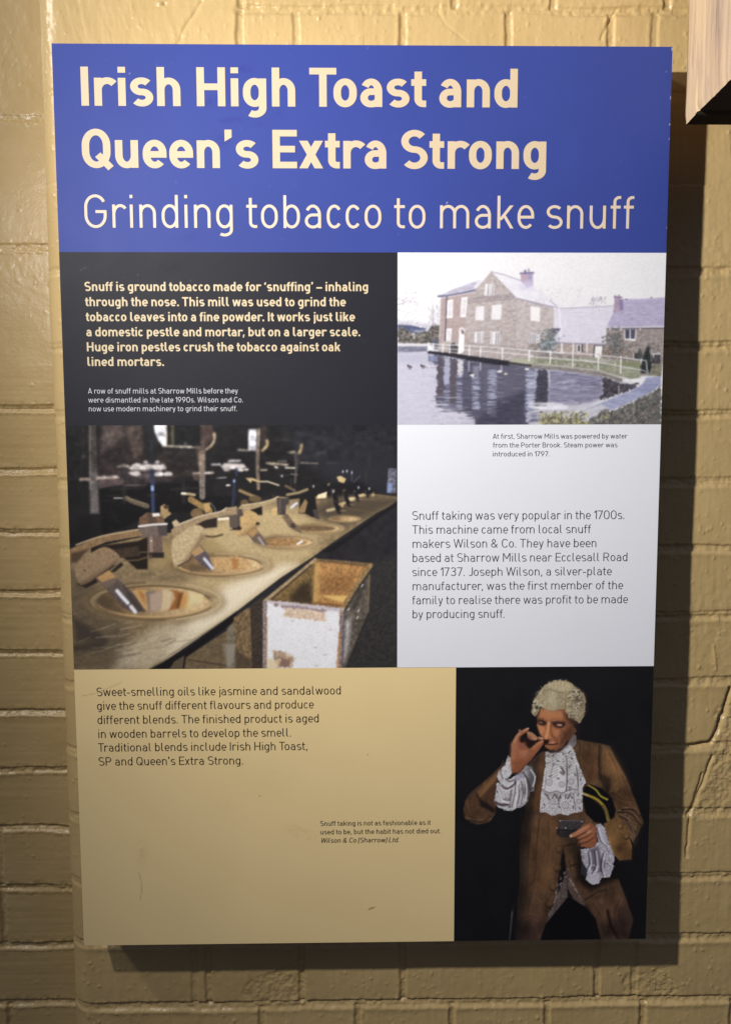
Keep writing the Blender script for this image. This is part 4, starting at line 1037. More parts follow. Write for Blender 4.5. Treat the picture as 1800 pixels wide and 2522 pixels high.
P.line([(1402, 402), (1478, 402)], 18, (216, 208, 204), 2); P.poly([(1480, 420), (1520, 390), (1700, 396), (1730, 430), (1624, 446), (1520, 452)], (220, 210, 206), 3); P.line([(1565, 366), (1670, 366)], 18, (206, 198, 196), 2); P.poly([(1500, 440), (1555, 432), (1575, 465), (1522, 468)], (186, 170, 164), 3)
P.line([(1450, 531), (1538, 526)], 8, (206, 206, 222), 1.6); P.ell(1555, 600, 24, 9, (214, 208, 204), 2); P.line([(1612, 545), (1608, 700), (1600, 800)], 30, (42, 46, 70), 3); P.ell(1612, 555, 9, 14, (130, 160, 230), 2)
for i in range(60):
    x, y = rr_.uniform(1340, 1600), rr_.uniform(640, 800); P.line([(x, y), (x + rr_.uniform(-20, 40), y + rr_.uniform(-8, 10))], 4, (58, 56, 58), 1.6, al=.5)
for i in range(30):
    x, y = rr_.gauss(450, 50), rr_.uniform(780, 1060); P.line([(x, y), (x + rr_.uniform(-40, 40), y + rr_.uniform(-8, 8))], 5, (64, 62, 66), 1.8, al=.5)
P.line([(470, 722), (580, 722)], 10, (206, 200, 190), 1.5); P.line([(585, 722), (640, 750), (785, 800)], 46, (106, 92, 72), 2.5, tex=(.2, 4, 4, 114)); P.line([(590, 712), (640, 735), (780, 778)], 8, (146, 128, 98), 1.8)
r4 = random.Random(8)
for i in range(170):
    m1() if r4.random() < .55 else m2()
    x, y = r4.uniform(80, 1580), r4.uniform(60, 760); v = r4.random() < .45; l_ = r4.uniform(20, 110)
    P.line([(x, y), (x + (0 if v else l_), y + (l_ if v else r4.uniform(-6, 6)))], r4.uniform(6, 22), r4.choice([(58, 50, 47), (70, 60, 54), (46, 42, 44), (84, 72, 62)]), 4, al=r4.uniform(.15, .45) * (1 if x < 900 else .7))
m1()
for x in (560, 1130):
    P.line([(x, 600), (x + 4, 760)], 36, (50, 45, 44), 6, al=.6); P.line([(x - 120, 640), (x + 200, 622)], 16, (62, 54, 50), 5, al=.6)
# the bench top
P.org(0, 0, 1)
bench = [(160, 1660), (160, 1372), (215, 1352), (330, 1326), (430, 1310), (560, 1272), (640, 1244), (700, 1232), (780, 1222), (850, 1216), (920, 1216), (985, 1224), (985, 1238), (930, 1262), (820, 1336), (770, 1372), (690, 1424), (580, 1508), (480, 1578), (372, 1652), (350, 1665)]
P.poly(bench, (140, 116, 80), 2.5, tex=(.16, 9, 7, 115))
P.poly([(480, 1300), (640, 1246), (730, 1256), (800, 1290), (770, 1372), (690, 1424), (580, 1508), (480, 1560), (440, 1460), (520, 1380)], (196, 168, 116), 50, al=.9, tex=(.08, 5, 5, 116))
P.poly([(430, 1560), (560, 1440), (700, 1390), (730, 1392), (580, 1508), (480, 1578), (400, 1630)], (232, 216, 184), 40, al=.95)
P.poly([(170, 1400), (300, 1480), (330, 1650), (165, 1660)], (96, 80, 60), 60, al=.8, tex=(.15, 10, 6, 117)); P.poly([(180, 1520), (250, 1560), (265, 1580), (190, 1580)], (62, 54, 48), 22, al=.8); P.poly([(180, 1590), (270, 1575), (250, 1600), (180, 1605)], (60, 52, 46), 14, al=.7)
P.poly([(300, 1600), (420, 1520), (480, 1560), (372, 1650), (280, 1650)], (206, 188, 154), 40, al=.7, tex=(.1, 6, 4, 118)); P.poly([(820, 1222), (985, 1224), (985, 1240), (840, 1300), (760, 1262), (790, 1240)], (74, 62, 50), 36, al=.9)
P.poly([(400, 1342), (520, 1322), (560, 1360), (470, 1400), (360, 1400)], (164, 136, 84), 26, al=.8)
for i in range(40):
    x, y = rr_.uniform(190, 420), rr_.uniform(1530, 1640); P.line([(x, y), (x + rr_.uniform(15, 60), y - rr_.uniform(2, 14))], 3, rr_.choice([(196, 178, 146), (84, 70, 56), (150, 128, 96)]), 2.5, al=.4)
front = [(372, 1652), (480, 1578), (580, 1508), (690, 1424), (770, 1372), (820, 1336), (930, 1262), (985, 1236), (985, 1660), (372, 1660)]
P.poly(front, (40, 38, 42), 2.5, tex=(.15, 14, 14, 119)); P.poly([(870, 1400), (985, 1360), (985, 1650), (850, 1650)], (54, 50, 50), 30, tex=(.25, 5, 5, 120), al=.8)
m3(); P.line([(810, 1190), (1150, 960), (1400, 800), (1640, 640)], 12, (120, 100, 74), 3, al=.6)
m2(); P.poly([(880, 1240), (1150, 1080), (1400, 900), (1624, 745), (1624, 780), (1420, 930), (1000, 1237)], (28, 26, 30), 5)
# under the bench: trough front, leg
m3(); P.poly([(1150, 1080), (1624, 770), (1624, 1190), (1110, 1190)], (112, 92, 64), 5, tex=(.18, 8, 5, 121)); P.poly([(800, 1195), (1160, 1000), (1640, 640), (1640, 720), (1180, 1060), (960, 1195)], (26, 23, 25), 6)
P.poly([(1040, 1120), (1140, 1060), (1150, 1150), (1100, 1190), (1000, 1190)], (96, 80, 62), 5); P.line([(1165, 1100), (1400, 1135), (1570, 1165)], 11, (74, 60, 46), 2.5); P.line([(1150, 1060), (1130, 1190)], 16, (26, 22, 24), 3); P.poly([(1560, 960), (1624, 950), (1624, 1190), (1570, 1170)], (40, 34, 34), 8); P.poly([(1500, 950), (1610, 940), (1620, 1120), (1540, 1160)], (146, 134, 118), 10, al=.6)
m4(); P.poly([(0, 800), (70, 730), (90, 1185), (0, 1185)], (122, 110, 90), 6, tex=(.15, 6, 6, 122)); P.poly([(60, 700), (220, 590), (240, 1185), (90, 1185)], (122, 96, 64), 4, tex=(.35, 4, 5, 123)); P.poly([(220, 590), (350, 490), (345, 1185), (240, 1185)], (66, 54, 46), 5, tex=(.25, 5, 5, 124)); P.poly([(-10, 960), (75, 950), (60, 1120), (0, 1185)], (150, 140, 124), 6, al=.8); P.poly([(80, 1010), (230, 1100), (240, 1185), (80, 1185)], (70, 58, 46), 10, al=.7)
# wooden box
P.poly([(350, 545), (840, 145), (1375, 190), (1370, 220), (1095, 610), (420, 560)], (112, 84, 50), 3, tex=(.15, 5, 5, 125)); P.poly([(440, 520), (830, 180), (815, 580), (600, 555)], (126, 98, 54), 5, tex=(.25, 5, 5, 126)); P.poly([(590, 500), (690, 390), (790, 350), (815, 570), (620, 560)], (58, 44, 32), 22, al=.9, tex=(.25, 4, 4, 127))
P.poly([(835, 165), (1330, 215), (1320, 250), (1075, 600), (815, 575)], (178, 124, 66), 4, tex=(.22, 5, 6, 128)); P.poly([(835, 170), (880, 190), (860, 560), (815, 570)], (200, 158, 84), 14, al=.7); P.poly([(940, 300), (1200, 300), (1140, 470), (900, 460)], (140, 92, 48), 26, al=.7, tex=(.3, 4, 4, 129)); P.poly([(900, 490), (1160, 490), (1110, 560), (940, 510)], (232, 186, 96), 8, al=.9); P.poly([(820, 550), (1110, 580), (1080, 606), (820, 590)], (132, 84, 44), 8, al=.9)
P.line([(838, 150), (1100, 168), (1372, 196)], 26, (120, 92, 62), 2, tex=(.3, 3, 3, 130)); P.line([(838, 148), (600, 345), (355, 545)], 34, (164, 136, 96), 2.5, tex=(.2, 4, 4, 131)); P.line([(800, 200), (420, 525)], 12, (66, 50, 36), 2)
P.line([(1360, 205), (1230, 390), (1095, 612)], 44, (150, 116, 72), 2.5, tex=(.3, 3, 3, 132))
P.poly([(1110, 650), (1240, 440), (1356, 270), (1340, 660), (1130, 1185), (1090, 1185)], (92, 82, 72), 3, tex=(.3, 6, 8, 133)); P.poly([(1120, 740), (1180, 690), (1150, 1000), (1110, 1120)], (196, 192, 190), 16, al=.8, tex=(.25, 4, 5, 134)); P.poly([(1240, 440), (1330, 300), (1310, 400), (1200, 640)], (52, 46, 44), 16, al=.7); P.line([(1340, 660), (1130, 1180)], 14, (48, 42, 40), 3); P.line([(1352, 300), (1338, 640)], 16, (130, 108, 76), 3, al=.8)
for x, y in [(1160, 610), (1255, 625), (1245, 690), (1290, 385)]: P.line([(x, y), (x - 12, y + 20)], 9, (226, 226, 236), 1.8)
P.poly([(345, 555), (420, 545), (700, 578), (1110, 625), (1095, 800), (1080, 1185), (340, 1185)], (226, 225, 230), 2.5, tex=(.02, 9, 9, 135)); P.poly([(350, 545), (420, 535), (940, 590), (1110, 615), (1100, 650), (700, 600), (430, 570)], (196, 184, 190), 5, rag=2)
P.line([(360, 560), (355, 1185)], 36, (150, 130, 126), 2, rag=2, tex=(.4, 3, 4, 136)); P.line([(378, 700), (375, 1185)], 9, (190, 134, 86), 2); P.line([(1085, 640), (1068, 1185)], 34, (158, 130, 118), 2, rag=2, tex=(.4, 3, 4, 137)); P.line([(1068, 850), (1045, 1185)], 22, (190, 128, 72), 3, al=.8, rag=2); P.line([(1108, 640), (1092, 1185)], 14, (96, 88, 108), 2)
for i in range(22): P.ell(358 + rr_.uniform(-4, 4), 570 + i * 28, 12, 5, (100, 90, 92), 1.6, al=.7); P.ell(1086 - i * .8, 660 + i * 24, 12, 5, (104, 84, 74), 1.6, al=.7)
P.poly([(520, 590), (700, 600), (935, 630), (935, 740), (740, 715), (510, 690), (560, 640)], (214, 186, 160), 4, rag=3, tex=(.15, 4, 4, 138)); P.line([(520, 595), (700, 605), (930, 635)], 24, (150, 128, 140), 4, rag=3); P.ell(465, 580, 24, 18, (150, 128, 130), 4)
P.poly([(440, 1020), (560, 1030), (650, 1090), (600, 1180), (480, 1180), (430, 1080)], (186, 156, 126), 6, rag=4, tex=(.3, 4, 4, 139)); P.poly([(510, 1080), (600, 1100), (580, 1175), (500, 1170)], (140, 106, 90), 8, rag=3); P.poly([(385, 1080), (490, 1130), (480, 1185), (385, 1185)], (222, 196, 146), 8, al=.8)
for x, y in [(985, 815), (840, 985), (930, 1055), (620, 732), (850, 1160)]: P.ell(x, y, 18, 8, (176, 164, 140), 4, al=.6)
# mortar bowls, near to far
m3()
def bowl(cx_, cy_, rx, ry, far=0):
    P.ell(cx_, cy_ + ry * .06, rx * 1.26, ry * 1.34, (126, 102, 66), rx * .06 + 3, al=.65, tex=(.12, 6, 5, 140)); P.ell(cx_ + rx * .05, cy_ + ry * .02, rx * 1.16, ry * 1.2, (182, 154, 108), rx * .05 + 3, al=.85, tex=(.1, 6, 5, 139))
    P.ring(cx_, cy_, rx * 1.15, ry * 1.2, rx * .035, (104, 80, 50), 5, a0=80, a1=262, al=.75); P.ring(cx_, cy_, rx * 1.17, ry * 1.22, rx * .03, (214, 188, 142), 5, a0=-60, a1=70, al=.6)
    P.poly([(cx_ + rx * .97 * math.cos(t), cy_ + ry * .97 * math.sin(t)) for t in np.linspace(0, 6.283, 30)[:-1]], (120, 90, 56), 3.5, grad=((212, 176, 122), (cx_ - rx * .9, cy_), (cx_ + rx * .7, cy_)), tex=(.12, 6, 6, 141))
    P.ring(cx_, cy_, rx * .98, ry * .98, rx * .03, (92, 68, 42), 3.5, a0=175, a1=350, al=.8); P.ring(cx_, cy_, rx * 1.0, ry * 1.02, rx * .04, (208, 166, 108), 3, a0=12, a1=168, al=.85); P.ring(cx_, cy_, rx * 1.06, ry * 1.1, rx * .03, (116, 86, 52), 4, a0=20, a1=165, al=.7)
bowl(850, 545, 540, 150)
P.poly([(300, 560), (360, 490), (520, 600), (560, 650), (380, 640)], (92, 72, 50), 24, al=.8); P.ell(390, 540, 100, 50, (88, 70, 50), 16, al=.7)
P.poly([(640, 450), (700, 425), (780, 440), (800, 640), (740, 610)], (206, 156, 92), 6, al=.9); P.poly([(700, 430), (760, 480), (770, 570), (720, 500)], (176, 108, 48), 8, al=.8); P.poly([(770, 460), (860, 440), (860, 640), (800, 645)], (134, 112, 102), 6); P.poly([(810, 480), (930, 440), (940, 610), (860, 648), (810, 640)], (180, 152, 128), 10); P.poly([(940, 430), (1030, 440), (1000, 620), (920, 640)], (214, 186, 140), 8, al=.9)
P.poly([(1000, 440), (1040, 460), (1050, 520), (990, 630), (1080, 615), (1130, 460), (1060, 440)], (160, 90, 36), 8, al=.9); P.poly([(1100, 460), (1180, 480), (1180, 590), (1080, 615)], (206, 140, 62), 12, al=.85); P.poly([(1085, 470), (1125, 465), (1090, 610), (1060, 612)], (112, 66, 32), 8, al=.9); P.poly([(1180, 450), (1320, 480), (1290, 570), (1160, 600)], (222, 204, 144), 18, al=.8)
P.poly([(1330, 470), (1430, 490), (1400, 540), (1340, 520)], (118, 92, 58), 14, al=.5)
m3(); bowl(1480, 200, 400, 90); P.poly([(1400, 130), (1624, 110), (1750, 150), (1780, 240), (1560, 270), (1420, 240)], (206, 158, 98), 14, al=.8, tex=(.2, 4, 5, 142)); P.poly([(1590, 140), (1660, 140), (1640, 240), (1600, 240)], (176, 112, 48), 8, al=.8); P.poly([(1180, 200), (1280, 190), (1400, 250), (1200, 260)], (84, 66, 46), 16, al=.6)
m2(); bowl(560, 1140, 250, 52); P.ell(560, 1140, 200, 36, (166, 122, 72), 8, tex=(.2, 4, 4, 143)); P.line([(668, 1160), (712, 1132)], 20, (232, 232, 240), 2.5)
bowl(870, 1010, 200, 40); P.ell(870, 1010, 160, 26, (112, 86, 56), 8, tex=(.2, 4, 4, 144)); bowl(1110, 920, 130, 24)
# far mills
P.poly([(900, 600), (1260, 560), (1420, 670), (1380, 690), (1200, 700), (960, 720)], (27, 25, 29), 14, al=.9)
for x, y0, y1, w in [(1030, 640, 850, 58), (1130, 640, 790, 46), (1225, 650, 745, 36), (1325, 650, 712, 26), (1400, 660, 695, 18)]:
    P.line([(x - w * .3, y0), (x, (y0 + y1) / 2), (x + w * .6, y1)], w, (30, 27, 30), 4, w2=w * .7); P.line([(x - w * .6, y0 + 20), (x - w * .5, y1 - 40)], w * .18, (96, 84, 70), 2.5, al=.6); P.ell(x - w * .4, y0 + 8, w * .35, w * .22, (120, 104, 80), 2.5, al=.6)
    P.line([(x - w * 1.3, y1 - 10), (x - w * .3, y1 - 22)], w * .5, (206, 182, 134), 3, al=.8); P.line([(x + w * .7, y1 - 6), (x + w * 1.6, y1 - 8)], w * .2, (160, 136, 96), 3, al=.6)
for pts, c in [([(1040, 520), (1080, 510), (1130, 540), (1110, 580), (1060, 565)], (206, 176, 116)), ([(860, 690), (950, 660), (940, 720), (850, 725)], (236, 216, 170)), ([(1080, 770), (1120, 760), (1100, 810), (1080, 800)], (196, 166, 110)), ([(1150, 720), (1200, 710), (1210, 745), (1170, 750)], (212, 190, 140)), ([(1245, 690), (1300, 675), (1310, 700), (1260, 715)], (200, 170, 124)), ([(1365, 680), (1420, 690), (1380, 705)], (190, 160, 118)), ([(950, 590), (980, 575), (965, 610)], (146, 128, 86))]: P.poly(pts, c, 2.5)
for x, y in [(1100, 470), (1138, 465), (1185, 480), (1248, 622), (1350, 632), (1010, 660), (820, 610), (520, 512)]: P.ell(x, y, 8, 14, (206, 206, 220), 2.5, al=.8)
P.line([(1185, 455), (1185, 560)], 6, (120, 124, 150), 2, al=.7); P.line([(1200, 570), (1260, 515)], 8, (110, 110, 130), 2, al=.6); P.poly([(1530, 440), (1610, 440), (1605, 675), (1520, 670)], (100, 100, 118), 3, tex=(.5, 3, 3, 145)); P.poly([(1522, 580), (1570, 580), (1560, 672), (1520, 668)], (128, 150, 216), 6, al=.7)
P.line([(1000, 740), (1180, 830), (1400, 860)], 10, (120, 98, 66), 4, al=.5); P.line([(840, 740), (940, 736)], 8, (90, 72, 50), 2); P.line([(1200, 735), (1400, 738)], 6, (150, 126, 90), 3, al=.6)
# shelf line, windows in the far part
P.poly([(202, 66), (282, 66), (276, 270), (200, 268)], (228, 228, 238), 1.8); P.line([(105, 264), (210, 268)], 14, (196, 184, 170), 2); P.line([(302, 70), (296, 240)], 18, (206, 184, 150), 2); P.line([(340, 30), (345, 200)], 60, (56, 46, 44), 4, tex=(.3, 4, 4, 146)); P.line([(378, 175), (380, 220), (335, 270)], 26, (190, 158, 110), 2.5, sm=3)
P.line([(290, 240), (288, 450), (296, 630)], 34, (122, 104, 88), 2.5, tex=(.3, 3, 3, 147)); P.line([(708, 215), (700, 260), (685, 290)], 26, (176, 146, 102), 3); P.poly([(560, 285), (640, 270), (660, 295), (600, 295)], (176, 156, 128), 3); P.line([(650, 300), (655, 440), (645, 570)], 26, (76, 70, 70), 3); P.line([(680, 310), (672, 440)], 12, (60, 56, 60), 2); P.line([(850, 296), (930, 286)], 8, (84, 78, 76), 2.5); P.line([(935, 250), (930, 300)], 10, (70, 64, 62), 3)
P.poly([(360, 378), (480, 385), (590, 400), (580, 412), (440, 405), (380, 398)], (186, 166, 142), 2.5, rag=1.5); P.line([(485, 372), (560, 372)], 14, (120, 110, 108), 2.5); P.poly([(440, 415), (470, 415), (490, 440), (460, 440)], (206, 196, 182), 2.5); P.line([(555, 432), (640, 436)], 16, (216, 206, 190), 2); P.line([(700, 386), (860, 392)], 13, (130, 118, 110), 2.5); P.line([(940, 386), (1040, 390)], 7, (76, 72, 74), 2.5); P.line([(605, 492), (665, 500)], 14, (112, 100, 92), 2.5); P.line([(320, 456), (375, 454)], 16, (190, 170, 146), 2)
P.line([(15, 372), (105, 368)], 18, (206, 198, 198), 2); P.poly([(-10, 405), (160, 398), (165, 420), (0, 425)], (216, 204, 200), 3); P.ell(130, 455, 30, 15, (228, 218, 204), 2.5); P.ell(182, 450, 24, 12, (216, 204, 190), 2.5); P.line([(65, 550), (68, 720)], 24, (40, 44, 70), 3); P.ell(66, 560, 10, 16, (150, 176, 240), 2.5); P.line([(86, 440), (90, 500)], 18, (50, 60, 110), 3)
P.poly([(172, 530), (240, 530), (315, 560), (300, 572), (235, 555), (225, 580)], (196, 166, 112), 2.5); P.line([(315, 565), (385, 565), (490, 600)], 14, (206, 190, 156), 2.2); P.line([(555, 605), (640, 650)], 22, (110, 92, 66), 3); P.line([(120, 650), (200, 685), (290, 720)], 30, (146, 120, 76), 3); P.ell(265, 730, 60, 30, (104, 82, 52), 4); P.ell(165, 770, 40, 35, (104, 80, 52), 4)
# levers and pestles of the second and third mill
P.poly([(130, 790), (300, 770), (430, 735), (470, 705), (580, 715), (585, 740), (480, 750), (330, 800), (150, 870), (60, 870)], (172, 146, 104), 2.5, tex=(.15, 4, 4, 148)); P.line([(140, 790), (310, 765), (440, 730), (480, 708)], 9, (214, 194, 152), 1.8, sm=3)
P.line([(570, 690), (680, 670), (760, 640)], 26, (150, 128, 92), 2.5); P.poly([(690, 720), (830, 640), (850, 820), (870, 920), (800, 900), (740, 870), (680, 870)], (30, 26, 28), 5); P.poly([(680, 830), (740, 730), (765, 760), (740, 860), (685, 868)], (150, 118, 76), 4); P.poly([(810, 830), (850, 830), (880, 920), (830, 905)], (70, 62, 62), 4)
P.poly([(420, 830), (490, 800), (500, 880), (430, 890)], (206, 170, 104), 5, tex=(.1, 4, 4, 149)); P.poly([(470, 720), (590, 720), (590, 780), (560, 790), (555, 885), (480, 880)], (72, 62, 60), 3, tex=(.15, 4, 4, 150)); P.line([(500, 745), (500, 860)], 16, (112, 98, 92), 4, al=.7); P.poly([(220, 835), (330, 800), (335, 880), (260, 890)], (30, 25, 24), 5)
P.poly([(520, 900), (570, 870), (640, 960), (700, 1000), (710, 1060), (640, 1030), (590, 1000)], (120, 96, 74), 3, tex=(.15, 4, 4, 151)); P.poly([(610, 960), (640, 965), (650, 1010), (600, 1000)], (66, 54, 48), 4); P.line([(610, 810), (660, 770)], 22, (206, 216, 236), 3)
P.poly([(150, 860), (220, 840), (290, 880), (305, 950), (260, 1020), (190, 1070), (110, 1075), (80, 1030)], (196, 158, 98), 3, sm=3, tex=(.12, 4, 4, 152)); P.poly([(200, 1030), (290, 950), (310, 970), (260, 1030), (180, 1080), (110, 1078)], (134, 102, 62), 12, al=.7); P.ell(290, 965, 18, 12, (30, 24, 22), 3)
P.poly([(-20, 840), (140, 825), (155, 885), (120, 900), (125, 1025), (50, 1028), (20, 900), (-20, 890)], (84, 70, 64), 3, tex=(.2, 4, 4, 153)); P.line([(50, 855), (56, 1000)], 12, (140, 122, 116), 3, al=.7); P.ell(55, 855, 20, 7, (206, 198, 196), 2.5); P.line([(65, 1010), (120, 1010)], 30, (40, 30, 30), 4)
P.poly([(190, 1060), (270, 1005), (330, 1080), (390, 1170), (340, 1170), (250, 1140)], (110, 90, 76), 3, tex=(.12, 4, 4, 154)); P.poly([(195, 1055), (265, 1008), (295, 1045), (235, 1095)], (178, 134, 80), 4); P.line([(300, 1100), (345, 1165)], 18, (196, 192, 200), 4, al=.7)
# first mill: arm, pivot, hammer head and pestle
m1()
P.ell(1260, 870, 62, 52, (124, 96, 60), 4, tex=(.15, 4, 4, 155)); P.line([(1120, 680), (1180, 682), (1235, 692)], 26, (176, 152, 110), 2.5); P.line([(1115, 676), (1150, 678)], 18, (238, 232, 222), 2); P.line([(1200, 735), (1290, 790), (1380, 840)], 58, (152, 118, 66), 3, tex=(.2, 4, 4, 156)); P.poly([(1320, 770), (1380, 765), (1390, 830), (1340, 870)], (190, 150, 86), 4); P.line([(1385, 765), (1430, 820), (1440, 870)], 8, (120, 124, 134), 1.8)
P.poly([(910, 800), (950, 778), (990, 800), (985, 840), (1016, 872), (945, 926), (912, 880)], (170, 138, 90), 2.5, tex=(.15, 4, 4, 157)); P.ell(966, 806, 24, 20, (70, 56, 44), 3)
P.poly([(1250, 960), (1450, 900), (1450, 1000), (1330, 1010)], (46, 36, 32), 5)
P.poly([(1040, 1090), (1010, 1030), (1060, 980), (1120, 950), (1300, 888), (1480, 850), (1530, 815), (1640, 800), (1640, 880), (1530, 890), (1340, 930), (1250, 975), (1160, 1020), (1100, 1080)], (162, 134, 98), 2.5, tex=(.15, 4, 4, 158)); P.line([(1060, 985), (1300, 890), (1480, 850), (1540, 812)], 10, (214, 196, 166), 1.8, sm=3); P.poly([(1020, 950), (1060, 925), (1095, 960), (1040, 1000)], (196, 170, 130), 3)
P.poly([(1565, 900), (1640, 890), (1640, 1010), (1570, 1000)], (92, 78, 70), 3); P.poly([(1450, 910), (1565, 905), (1565, 930), (1460, 935)], (234, 222, 190), 2.5)
P.poly([(1020, 1160), (1060, 1090), (1240, 978), (1330, 1020), (1346, 1080), (1290, 1180), (1190, 1320), (1090, 1365), (1030, 1330)], (192, 166, 122), 2.5, sm=3, tex=(.12, 4, 4, 159)); P.poly([(1300, 1060), (1346, 1080), (1290, 1190), (1190, 1330), (1100, 1370), (1180, 1260)], (126, 98, 66), 16, al=.75); P.line([(1290, 1180), (1180, 1320), (1080, 1368)], 12, (70, 54, 40), 3)
P.line([(1345, 1085), (1420, 1090), (1500, 1070)], 18, (90, 72, 48), 2.5, sm=3)
P.poly([(700, 1000), (712, 910), (780, 860), (900, 868), (945, 930), (965, 985)], (116, 84, 60), 2.5, tex=(.2, 4, 4, 160)); P.poly([(790, 870), (850, 860), (880, 960), (800, 980)], (70, 56, 50), 8, al=.7); P.poly([(832, 868), (900, 862), (912, 892), (840, 900)], (232, 222, 212), 2.5); P.poly([(712, 990), (962, 970), (978, 1078), (840, 1092), (716, 1090)], (112, 96, 86), 2.5, tex=(.15, 4, 4, 161)); P.poly([(880, 985), (975, 975), (975, 1078), (900, 1085)], (78, 68, 68), 5); P.line([(706, 992), (840, 974), (972, 968)], 18, (228, 224, 220), 2)
P.poly([(250, 1240), (250, 1190), (700, 1130), (790, 1090), (790, 1400), (690, 1400), (500, 1240)], (38, 29, 24), 5); P.line([(420, 1245), (800, 1235)], 8, (120, 96, 66), 2)
P.poly([(785, 1080), (922, 1080), (940, 1290), (805, 1290)], (110, 86, 76), 2.5, tex=(.15, 4, 4, 162)); P.line([(822, 1100), (826, 1260)], 30, (164, 136, 118), 4, al=.8); P.poly([(800, 1240), (945, 1240), (945, 1290), (805, 1290)], (44, 34, 34), 6); P.ell(826, 1130, 9, 8, (220, 204, 190), 2)
P.poly([(40, 1210), (360, 1078), (700, 1022), (745, 1080), (400, 1140), (230, 1205), (140, 1290), (40, 1320)], (146, 112, 74), 2.5, tex=(.15, 5, 5, 163)); P.line([(110, 1168), (360, 1082), (705, 1020)], 13, (196, 168, 128), 1.8, sm=3); P.poly([(60, 1250), (230, 1205), (120, 1330), (60, 1340)], (86, 64, 46), 8)
m3()
P.line([(560, 160), (700, 152), (830, 110)], 12, (112, 90, 60), 2.5); P.poly([(400, 60), (700, 20), (720, 110), (520, 135)], (66, 52, 40), 6, tex=(.2, 5, 5, 164))
P.poly([(440, 260), (540, 170), (560, 200), (470, 270)], (40, 32, 28), 6); P.poly([(120, 380), (200, 420), (320, 360), (300, 330), (180, 370)], (34, 27, 24), 6)
P.poly([(100, 240), (130, 170), (330, 40), (430, 40), (520, 110), (510, 160), (440, 230), (250, 360), (180, 395), (125, 350)], (152, 122, 88), 2.5, sm=3, tex=(.12, 4, 4, 165)); P.poly([(500, 150), (440, 235), (250, 362), (180, 397), (150, 370), (300, 290)], (104, 80, 58), 16, al=.75, sm=2); P.line([(470, 205), (250, 362), (170, 398)], 14, (52, 40, 32), 3)
P.poly([(300, 320), (420, 245), (490, 310), (560, 380), (660, 480), (770, 640), (640, 650), (540, 600), (420, 460)], (98, 82, 74), 2.5, tex=(.15, 4, 5, 166)); P.poly([(305, 320), (420, 248), (495, 320), (380, 385)], (190, 140, 84), 4, tex=(.1, 4, 4, 167)); P.poly([(340, 370), (470, 320), (500, 350), (400, 420)], (120, 98, 84), 6); P.poly([(560, 400), (650, 480), (760, 640), (690, 645), (600, 520)], (70, 58, 56), 14, al=.8)
for a, b in [((500, 445), (545, 500)), ((560, 515), (600, 560)), ((632, 595), (672, 645))]: P.line([a, b], 34, (232, 234, 246), 5)
m3(); P.poly([(1190, 80), (1290, 10), (1360, 90), (1420, 230), (1380, 245), (1300, 200)], (92, 80, 84), 2.5, tex=(.15, 4, 4, 168)); P.poly([(1195, 80), (1285, 15), (1330, 70), (1240, 120)], (182, 140, 88), 4); P.line([(1330, 140), (1405, 230)], 26, (216, 220, 238), 5)
for x, y in [(463, 118), (1580, 1026 - 1160), (190, 250)]: P.ell(x, y, 6, 5, (20, 16, 16), 1.6)
# the far machinery lies in soft shadow
keep = P.C.copy(); P.soften(2)
top = sstep(1262, 1190, P.Y + (P.X - 170) * .14)[..., None]
P.C = keep * (1 - top) + P.C * top * (.90 + .30 * fbm(P.X / 16, P.Y / 12, 270, 3)[..., None])
P.soften(1); P.fade(.80, 1.05); P.grain(.03, 2.6, 2.6, 170)
P.build('mill_photo', panel, pr, .95)['label'] = 'dark photo of iron pestles over a row of wooden mortars'
# ---------------------------------------------------------------- 3. portrait of a man taking snuff
P = Sheet(xB, xR - I, zB + I, zQ, PS, (24, 23, 27))
P.C *= 1 + .12 * fbm(P.X / 60, P.Y / 60, 200, 3)[..., None]
def z1(): P.org(1115, 1640, 500 / 1624)
def z2(): P.org(1230, 1650, 250 / 1624)
def z3(): P.org(1120, 1800, 260 / 1624)
def z4(): P.org(1340, 1820, 270 / 1624)
def z5(): P.org(1200, 2040, 400 / 1624)
cloth = (.16, 2.2, 2.6)
CB, CM, CL, CD = (88, 62, 43), (104, 74, 48), (134, 92, 56), (58, 40, 30)
z1()
# coat, body
P.poly([(700, 690), (620, 760), (560, 900), (590, 1130), (545, 1290), (530, 1480), (535, 1700), (510, 1900), (505, 2100), (500, 2200), (690, 2200), (740, 2060), (830, 1860), (880, 1560), (880, 1380), (1010, 1380), (1100, 1300), (1200, 1240), (1330, 1180), (1200, 900), (1170, 640), (980, 580), (900, 640)], CB, 4, tex=cloth + (201,))
P.poly([(560, 1200), (700, 1200), (850, 1220), (850, 1400), (830, 1560), (790, 1700), (720, 1800), (600, 1800), (540, 1560)], (104, 70, 44), 30, al=.8, tex=cloth + (202,)); P.poly([(690, 720), (740, 700), (700, 1150), (640, 1150), (650, 900)], (116, 74, 46), 10, al=.8); P.poly([(560, 900), (640, 850), (640, 1200), (590, 1300)], (62, 44, 32), 16, al=.85)
P.line([(600, 1150), (585, 1400), (570, 1700)], 26, (70, 48, 34), 14, al=.5); P.line([(700, 1220), (690, 1500), (640, 1750)], 20, (80, 54, 38), 14, al=.5)
P.poly([(505, 2000), (690, 1950), (720, 2080), (690, 2200), (500, 2200)], (92, 62, 50), 16, al=.8, tex=cloth + (203,))
